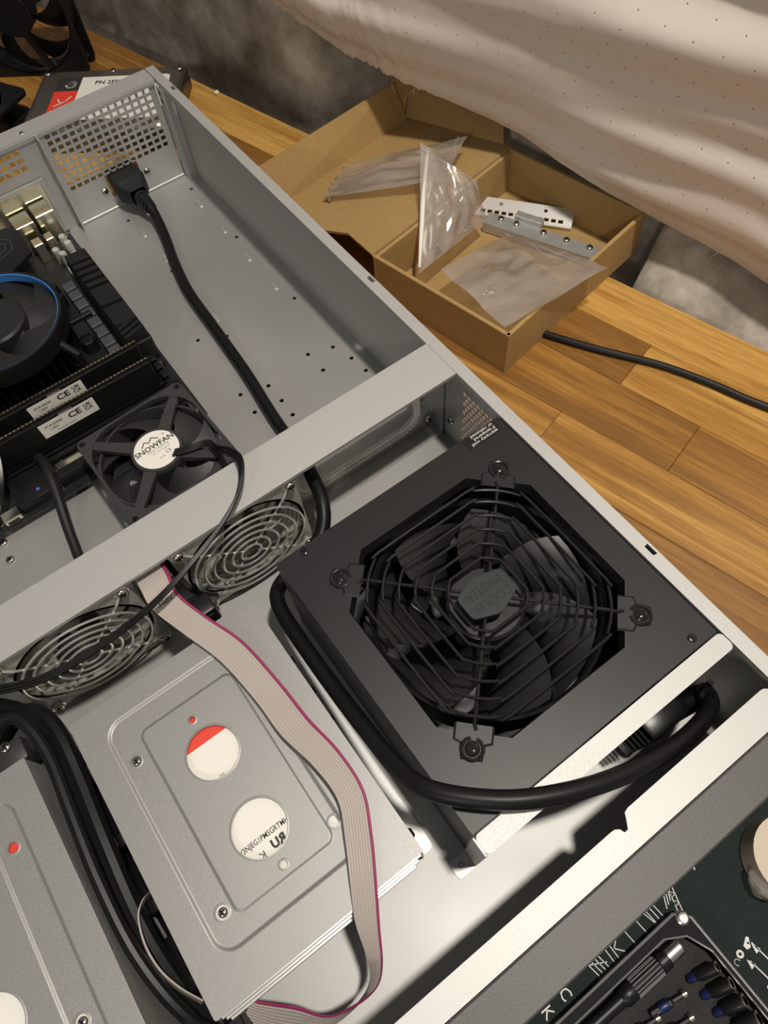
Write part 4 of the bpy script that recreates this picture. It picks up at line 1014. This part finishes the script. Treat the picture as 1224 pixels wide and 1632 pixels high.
def bag(name, c, label, seed, wob=3.0, gap=3.0):
    """two films on four 3-D corners, crumpled, sealed round the rim"""
    P = [V(p) for p in c]
    def f(side):
        def q(u, v):
            p = P[0].lerp(P[1], u).lerp(P[3].lerp(P[2], u), v)
            e = math.sin(PI * u) * math.sin(PI * v)
            w = wob * (noise.noise(V((u * 3.1, v * 3.1, seed))) + 0.6 * noise.noise(V((u * 8, v * 5, seed + 3 + side))))
            n = (P[1] - P[0]).cross(P[3] - P[0]).normalized()
            if n.z < 0: n = -n
            return p + n * (w * (0.35 + e) + side * gap * e ** 0.7) + V((0, 0, 0))
        return q
    rt = thing(name, label, 'plastic bag', (P[0] + P[1] + P[2] + P[3]) / 4)
    part('film', G().grid(f(0), 26, 22), 'film', rt, sharp=180); part('film', G().grid(f(1), 26, 22), 'film', rt, sharp=180)
    a, b = P[0].lerp(P[3], .93), P[1].lerp(P[2], .93)
    part('zip_strip', G().tube([a.lerp(b, t / 8) + V((0, 0, gap * .4)) for t in range(9)], 0.5, 5), 'film', rt)
    return rt
bag('screw_bag', [(61, 528, 14), (101, 553, 12), (176, 476, 46), (126, 446, 46)], 'clear plastic bag of screws lying across the folded back lid', 1.0)
b2 = bag('screw_bag', [(64, 396, 24), (146, 414, 18), (150, 432, 40), (126, 474, 64)], 'clear plastic bag folded upright against the box wall', 5.0, wob=4, gap=7)
bag('screw_bag', [(76, 384, 30), (71, 306, 36), (163, 300, 40), (156, 396, 12)], 'large clear plastic bag spread over the near corner of the box', 9.0, wob=4.5)
part('folded_edge', G().tube(smooth_path([(127, 466, 60), (108, 446, 50), (86, 421, 38), (66, 398, 27)], 5), lambda t: 1.0 + 0.9 * math.sin(PI * t), 8), 'fold_glint', b2)  # bag fold whose bright streak comes from its whitish colour
def make_rails():
    a = V((167.6, 453.9, 0)); 
    # white slotted rail: L profile
    o_ = V((158, 444, ZIN + 3)); d = (V((208.5, 377.5, 0)) - V((158, 444, 0))); L_ = d.length; d.normalize(); e = V((d.y, -d.x, 0)); e = e if e.x > 0 else -e
    u = d; w = (e * 0.92 + V((0, 0, .38))).normalized()
    rt = thing('mounting_rail', 'bright slotted steel rail lying in the cardboard box', 'rail', o_)
    fr = (o_, u, w, u.cross(w))
    part('slotted_face', G().plate(rect(0, L_, 0, 16), [rect(6 + i * 6, 10 + i * 6, 2, 5) for i in range(int(L_ / 6) - 1)] + [circ(22, 11, 1.6, 10), circ(60, 11, 1.6, 10)], 1.2, fr), 'rail', rt)
    part('folded_edge', G().box(0, L_, -1, 0.4, -7, 1.2, 0, fr), 'rail', rt)
    p0 = V((158, 414, ZIN + 2)); q0 = V((193, 336, ZIN + 2)); d = q0 - p0; L_ = d.length; d.normalize(); e = V((d.y, -d.x, 0)); e = e if e.x > 0 else -e
    rt = thing('mounting_rail', 'dull steel rail with screws leaning on the slotted rail in the box', 'rail', p0)
    fr = (p0 + V((0, 0, 6)), d, e, d.cross(e))
    if fr[3].z < 0: fr = (fr[0], fr[1], fr[2], -fr[3])
    part('flat_strip', G().box(-12, L_, 0, 13, 0, 1.4, 0, fr).box(-12, L_, -1.2, 0, -7, 1.4, 0, fr), 'galv2', rt)
    part('raised_tab', G().box(10, 34, 13, 20, 0, 6, 0, fr, c=0.6), 'galv2', rt)
    for t in (0, 14, 38, 58, 78): place(SCREW, 'screw', rt, fr[0] + fr[1] * t + fr[2] * 9 + V((0, 0, 1.5)))
make_rails()

# ================================================================ THINGS BEHIND THE CHASSIS
def make_ext_drive():
    u = V((.79, -.61, 0)).normalized(); w = V((-.61, -.79, 0)).normalized(); o_ = V((66, 780, 0)) - u * 147
    rt = thing('bare_hard_drive', 'bare hard drive with a red and white label lying behind the chassis', 'hard drive', (*(o_ + u * 73 + w * 50).xy, ZT + 0.2))
    fr = (V((o_.x, o_.y, ZT + 0.3)), u, w, V((0, 0, 1)))        # local x 0..147 along the back edge, y 0..101 to the chassis
    fr2 = (fr[0], u, w, u.cross(w)); 
    part('casting', G().box(0, 147, 0, 101.6, 0, 20, 0, fr, c=1.5), 'hdd', rt)
    pts = rrect(4, 143, 4, 97.6, 14, 6); part('cover', G().loft(pts, 20, [(73 + (x - 73) * .975, 50 + (y - 50) * .975) for x, y in pts], 22, 0, fr).plate([(73 + (x - 73) * .975, 50 + (y - 50) * .975) for x, y in pts], [], .6, fr, 0, 21.4), 'hdd_top', rt)
    for x, y in [(6, 6), (141, 6), (141, 95), (6, 95), (73, 5)]: place(SCREW, 'screw', rt, fr[0] + u * x + w * y + V((0, 0, 21)))
    lb = part('label', G().plate(rrect(21, 134, 16, 84, 4, 4), [], .2, fr, 0, 22.1), 'white', rt)
    part('red_block', G().box(21, 45, 38, 84, 22.3, 22.4, 0, fr), 'red', lb); part('black_block', G().box(21, 45, 16, 38, 22.3, 22.4, 0, fr), 'print', lb)
    T = lambda x, y, s=1: (fr[0] + u * x + w * y + V((0, 0, 22.5)), w * -1 if s else u, u, V((0, 0, 1)))
    tf = lambda x, y: (fr[0] + u * x + w * y + V((0, 0, 22.5)), u, -w, V((0, 0, 1)))
    g = G(); rr = random.Random(2)
    g.text('PN 2FR', 8, tf(72, 26), bold=.02).text('8TB', 9, tf(98, 25), bold=.02).text('FW 0820', 5, tf(78, 46)).text('MADE IN THAILAND', 4, tf(80, 56)); part('label_print', g, 'print', lb)['kind'] = 'stuff'
    g = G()
    sp = [(36 + (1.0 + .6 * a) * math.cos(a * 1.2), 27 + (1.0 + .75 * a) * math.sin(a * 1.2)) for a in [i * .4 for i in range(20)]]
    g.strip(sp, 1.7, fr, 0, 22.45); g.strip([(26, 62), (36, 55), (40, 47)], 1.2, fr, 0, 22.45); g.strip([(28, 51), (32, 59)], 1.2, fr, 0, 22.45); part('logo', g, 'whiteprint', lb)
make_ext_drive()
def big_fan(rt, S=120, T=25, m=0):
    g = G(); fan_frame(g, S, T, 57, corner=8, holes=52.5); fm = part('fan_frame', g, 'black', rt, local=True)
    for k in range(4):
        an = k * PI / 2 + .35; d = (math.cos(an), math.sin(an), 0)
        part('strut', G().box(15, 58, -3, 3, 21, 24.5, 0, frame((0, 0, 0), d, (-d[1], d[0], 0))), 'black', fm, local=True)
    part('fan_blades', rotor(G(), 55.5, 20, 7, 5, 19, sweep=.5, chord=.62, a0=.4), 'black', rt, local=True, sharp=50)
    part('fan_hub', G().lathe([(0.01, 25), (21, 25), (22, 24), (22, 5), (0.01, 5)], 36), 'black', rt, local=True)
b0 = V((10, 890, ZT)); b1 = V((-84, 966, ZT)); d = (b1 - b0).normalized(); c = b0 + d * 60 + V((0, 0, 60.3))
ff = thing('standing_fan', 'black square fan standing on its edge behind the chassis', 'fan', c)
nrm = d.cross(V((0, 0, 1))); nrm = nrm if nrm.y < 0 else -nrm
mx = Matrix((( -d.x, 0, nrm.x), (-d.y, 0, nrm.y), (0, 1, 0))); ff.rotation_euler = mx.to_euler()
big_fan(ff)
ff2 = thing('flat_fan', 'black fan lying flat on the bench behind the chassis', 'fan', (-158, 868, ZT + 0.3), rot=(0, 0, .5)); big_fan(ff2)
solo('white_crumb', G().lathe([(0.01, 3), (2, 2.4), (2.6, 1), (1.6, 0), (0.01, 0)], 9, frame((*at(346, 149, ZT).xy, ZT + .1))), 'white', 'small white crumb lying on the dark plank by the wall', 'crumb')
P = [at(840, 520, ZT + 3)] + [at(u, v, ZT + 3) for u, v in [(872, 533), (950, 556), (1050, 581), (1130, 610), (1190, 636), (1260, 664), (1330, 700)]] + [V((236, 30, ZT + 3)), V((262, -70, ZT + 3)), V((270, -210, ZT + 3)), V((240, -380, ZT + 3))]
solo('bench_cable', G().tube(smooth_path(P, 6), 2.7, 10), 'rubber', 'thin black cable running across the bench from under the cardboard box', 'cable')

# ================================================================ MAT, TOOL TRAY AND TOOLS IN FRONT OF THE CHASSIS
ZM = ZT + 1.6
def make_mat():
    mt = solo('work_mat', G().plate(rrect(-440, 60, -330, 0.5, 6, 4), [], 1.5, XY, 0, ZT + 0.1), 'mat', 'dark green work mat with white printed lines under the tool tray', 'mat')
    g = G(); F = (V((0, 0, ZM + 0.04)), V((1, 0, 0)), V((0, 1, 0)), V((0, 0, 1)))
    S = lambda pts, w=.5: g.strip(pts, w, F)
    # printed ruler and figure strokes
    for x in (-97, -99.5, -102, -105, -109, -117): S([(x - 1.2, -3), (x + (2.5 if x == -105 else 0), -18)], .45)
    for r_ in (0, 2.6, 5.2): S([(-93 + r_ * .8, -17 + r_ * .3), (-90 + r_ * .6, -12), (-85 + r_ * .3, -9.5 + r_ * .2)], .5)
    S([(-84, -6), (-90.5, -24)], .5); S([(-81.8, -6), (-88, -24)], .5)
    for y in (-10, -14, -18): g.strip(circ(-85 - (y + 10) * -.3, y, 1.0, 8) + circ(-85 - (y + 10) * -.3, y, 1.0, 8)[:1], .4, F)
    for x in (-128, -131): S([(x, -6), (x, -20)], .45)
    for k in range(4): S([(-143 + k * 2.2, -8), (-141 + k * 2.2, -19)], .45)
    S([(-146, -10), (-134, -16)], .45); S([(-127, -8), (-124, -12), (-127, -14), (-123.5, -18)], .5)
    g.text('LC', 8, frame((-160, -12, ZM + .04), (0, -1, 0), (1, 0, 0))); g.text('KK', 8, frame((-172, -12, ZM + .04), (0, -1, 0), (1, 0, 0)))
    S([(-70.5, -52), (-67.5, -76)], .6); S([(-77, -57), (-74, -80)], .6); S([(-79, -69), (-71, -66), (-75, -74)], .6)
    for x, y in [(-71.0, -54.5), (-78, -57.6)]:
        g.add([(x, y + 2.4, 0), (x + 2.0, y - 1.6, 0), (x - 1.2, y - 2.0, 0)], [(0, 1, 2)], 0, F)
    g.plate(circ(-78.8, -51.9, 1.9, 14), [circ(-78.8, -51.9, .8, 10)], .01, F, 0, 0, back=False); g.plate([(-74.6, -52.6), (-72.4, -53), (-69.8, -49.4), (-70.8, -48.4), (-74.8, -50.5)], [circ(-72, -51, .6, 8)], .01, F, 0, 0, back=False)
    g.strip(circ(-82.5, -53.5, 1.4, 12)[:9], .45, F); g.strip([(-69.6, -9.5), (-67.5, -11.2), (-68.4, -12.8)], .6, F)
    part('printed_lines', g, 'whiteprint', mt)['kind'] = 'stuff'
make_mat()
def make_tray():
    z0, z1 = ZM + 0.1, 6.0
    x1, y1 = -88.2, -18.2; x0, y0 = -300, -170
    rt = thing('tool_tray', 'dark tool tray with a grey rim and foam insert on the work mat', 'tray', (-190, -90, z0))
    outer = [(x0, y0), (x1, y0), (x1, y1 - 6), (x1 - 6, y1), (x0, y1)]
    inn = [(x0 + 3, y0 + 3), (x1 - 3, y0 + 3), (x1 - 3, y1 - 22), (x1 - 8, y1 - 11), (x1 - 18, y1 - 5.5), (x0 + 3, y1 - 5.5)]
    part('body', G().plate(outer, [inn], z1 - z0, XY, 0, z0), 'tray', rt)
    def rim(pts, r): return G().tube([(x, y, z1 + .1) for x, y in pts], r, 6, True)
    part('rim', rim([(x + (-.4 if x > -150 else .4), y + (.4 if y < -100 else -.4)) for x, y in outer], 0.75), 'trayrim', rt)
    part('inner_rim', rim(inn, 0.5), 'trayrim', rt)
    part('foam_insert', G().plate([(x + (-.6 if x > -150 else .6), y + (.6 if y < -100 else -.6)) for x, y in inn], [], 2.8, XY, 0, z0), 'foam', rt)
    g = G().lathe([(0.01, 2.0), (1.2, 2.0), (1.3, 2.6), (2.3, 2.8), (3.2, 2.2), (3.4, 0), (0.01, 0)], 24, frame((-92.6, -22.2, z1 - .4))); part('corner_screw', g, 'alu', rt)
    zf = z0 + 3.0
    # screwdriver
    A = V((-101.5, -30.4, zf + 4.9)); d = V((-1, 0.015, 0)).normalized(); fr = (A, V((0, 0, 1)), d.cross(V((0, 0, 1))), d)
    fr = (A, V((0, 0, 1)), V((0, 0, 1)).cross(d) * -1, d)
    sd = thing('screwdriver', 'slim black precision screwdriver with a silver cap lying in the tool tray', 'screwdriver', (A + d * 60).to_tuple())
    part('silver_cap', G().lathe([(0.01, 0), (3.6, 0), (4.0, .5), (4.0, 8.6), (0.01, 8.6)], 28, fr), 'alu', sd)
    part('collar', G().lathe([(4.1, 8.6), (4.7, 9.2), (4.8, 13.5), (4.4, 14)], 28, fr), 'black', sd)
    gp = part('grip', G().lathe([(4.2, 13.6), (4.4, 14), (4.4, 31.5), (4.8, 32.5), (4.8, 37), (3.9, 38.5), (0.01, 38.5)], 28, fr), 'black', sd)
    rib = G()
    for k in range(16):
        a = 2 * PI * k / 16; p = lambda z: fr[0] + fr[1] * 4.5 * math.cos(a) + fr[2] * 4.5 * math.sin(a) + fr[3] * z
        part('grip_rib', G().tube([p(14.5), p(31)], 0.36, 6), 'trayrim', gp)
    part('shaft', G().lathe([(0.01, 38), (3.6, 38.4), (3.3, 46), (3.4, 110), (0.01, 110)], 24, fr), 'black', sd)
    # hexagon sockets and bits standing at a slant in the foam
    labs = ['small hexagon socket nearest the screwdriver cap', 'second hexagon socket down from the screwdriver cap', 'third and wider hexagon socket down from the screwdriver cap', 'fourth and widest hexagon socket down from the screwdriver cap']
    for i, (x, y) in enumerate([(-94.9, -45.8), (-94.5, -54.2), (-94.9, -62.4), (-95.1, -70.8)]):
        r = 2.3 + .28 * i; d = V((-.80, 0.13, -.58)).normalized(); up = V((0, 0, 1)); s = d.cross(up).normalized(); uu = s.cross(d)
        fr = (V((x, y, zf + 10.2)), s, uu, d)
        t = thing('socket_bit', labs[i], 'socket', (x - 6, y + 1, zf))
        g = G().lathe([(r, 0.3), (r + .25, 0), (r + .5, 0.6), (r + .5, 10), (2.0, 12), (2.0, 16), (0.01, 16)], 24, fr); part('sleeve', g, 'black', t)
        h = circ(0, 0, r * .78, 6); part('hexagon_mouth', G().plate(circ(0, 0, r + .3, 24), [h], .3, fr, 0, -.25), 'goldcan', t)
        part('hexagon_bore', G().plate(h, [], .2, fr, 0, 3.0), 'slot', t)
        part('blue_sleeve', G().lathe([(1.9, 11.2), (2.1, 11.4), (2.1, 15.4), (1.7, 16.2), (0.01, 16.2)], 16, fr), 'bluebit', t)
    for i, (x, y) in enumerate([(-113, -46.0), (-117.5, -54.5), (-130.3, -45.5)]):
        d = V((-1, 0.16, -.10)).normalized(); up = V((0, 0, 1)); s = d.cross(up).normalized(); uu = s.cross(d); fr = (V((x, y, zf + 3.8)), s, uu, d)
        t = thing('driver_bit', ['slim driver bit with a blue sleeve lying between the sockets and the screwdriver', 'slim driver bit with a blue sleeve beside the wider sockets', 'driver bit lying along the screwdriver shaft'][i], 'driver bit', (x - 6, y + 1, zf))
        part('shank', G().lathe([(0.01, 0), (1.0, .2), (1.2, 1), (1.2, 8), (2.2, 9), (2.2, 20), (0.01, 20)], 6, fr), 'black', t)
        part('tip', G().lathe([(0.01, -.6), (.9, -.4), (1.9, .2), (1.9, 2.4), (0.01, 2.4)], 14, fr), 'goldcan', t)
        part('blue_sleeve', G().lathe([(2.25, 10), (2.5, 10.4), (2.5, 15), (2.25, 15.6)], 14, fr), 'bluebit', t)
make_tray()
def make_tape():
    c = at(1236, 1385, ZM); rt = thing('tape_roll', 'cream paper tape roll with a crumpled clear wrapper on the mat', 'tape roll', (c.x, c.y, ZM + .1))
    part('roll', G().lathe([(10, .1), (10, 18), (20, 18), (20, .1), (10, .1)], 36, frame((c.x + 6, c.y + 2, ZM + .1))), 'tape', rt)
    q = at(1214, 1418, ZM + 6); rr = random.Random(8); g = G()
    def f(u, v):
        a = 2 * PI * u; r = 9 * math.sin(PI * (.08 + .84 * v)) * (1 + .35 * noise.noise(V((math.cos(a) * 1.6, math.sin(a) * 1.6, v * 3))))
        return V((q.x + 4 + r * math.cos(a), q.y + 1 + r * math.sin(a), ZM + .6 + 15 * v + 1.5 * noise.noise(V((u * 6, v * 6, 1)))))
    part('wrapper', g.grid(f, 16, 10), 'film', rt, sharp=20)
make_tape()
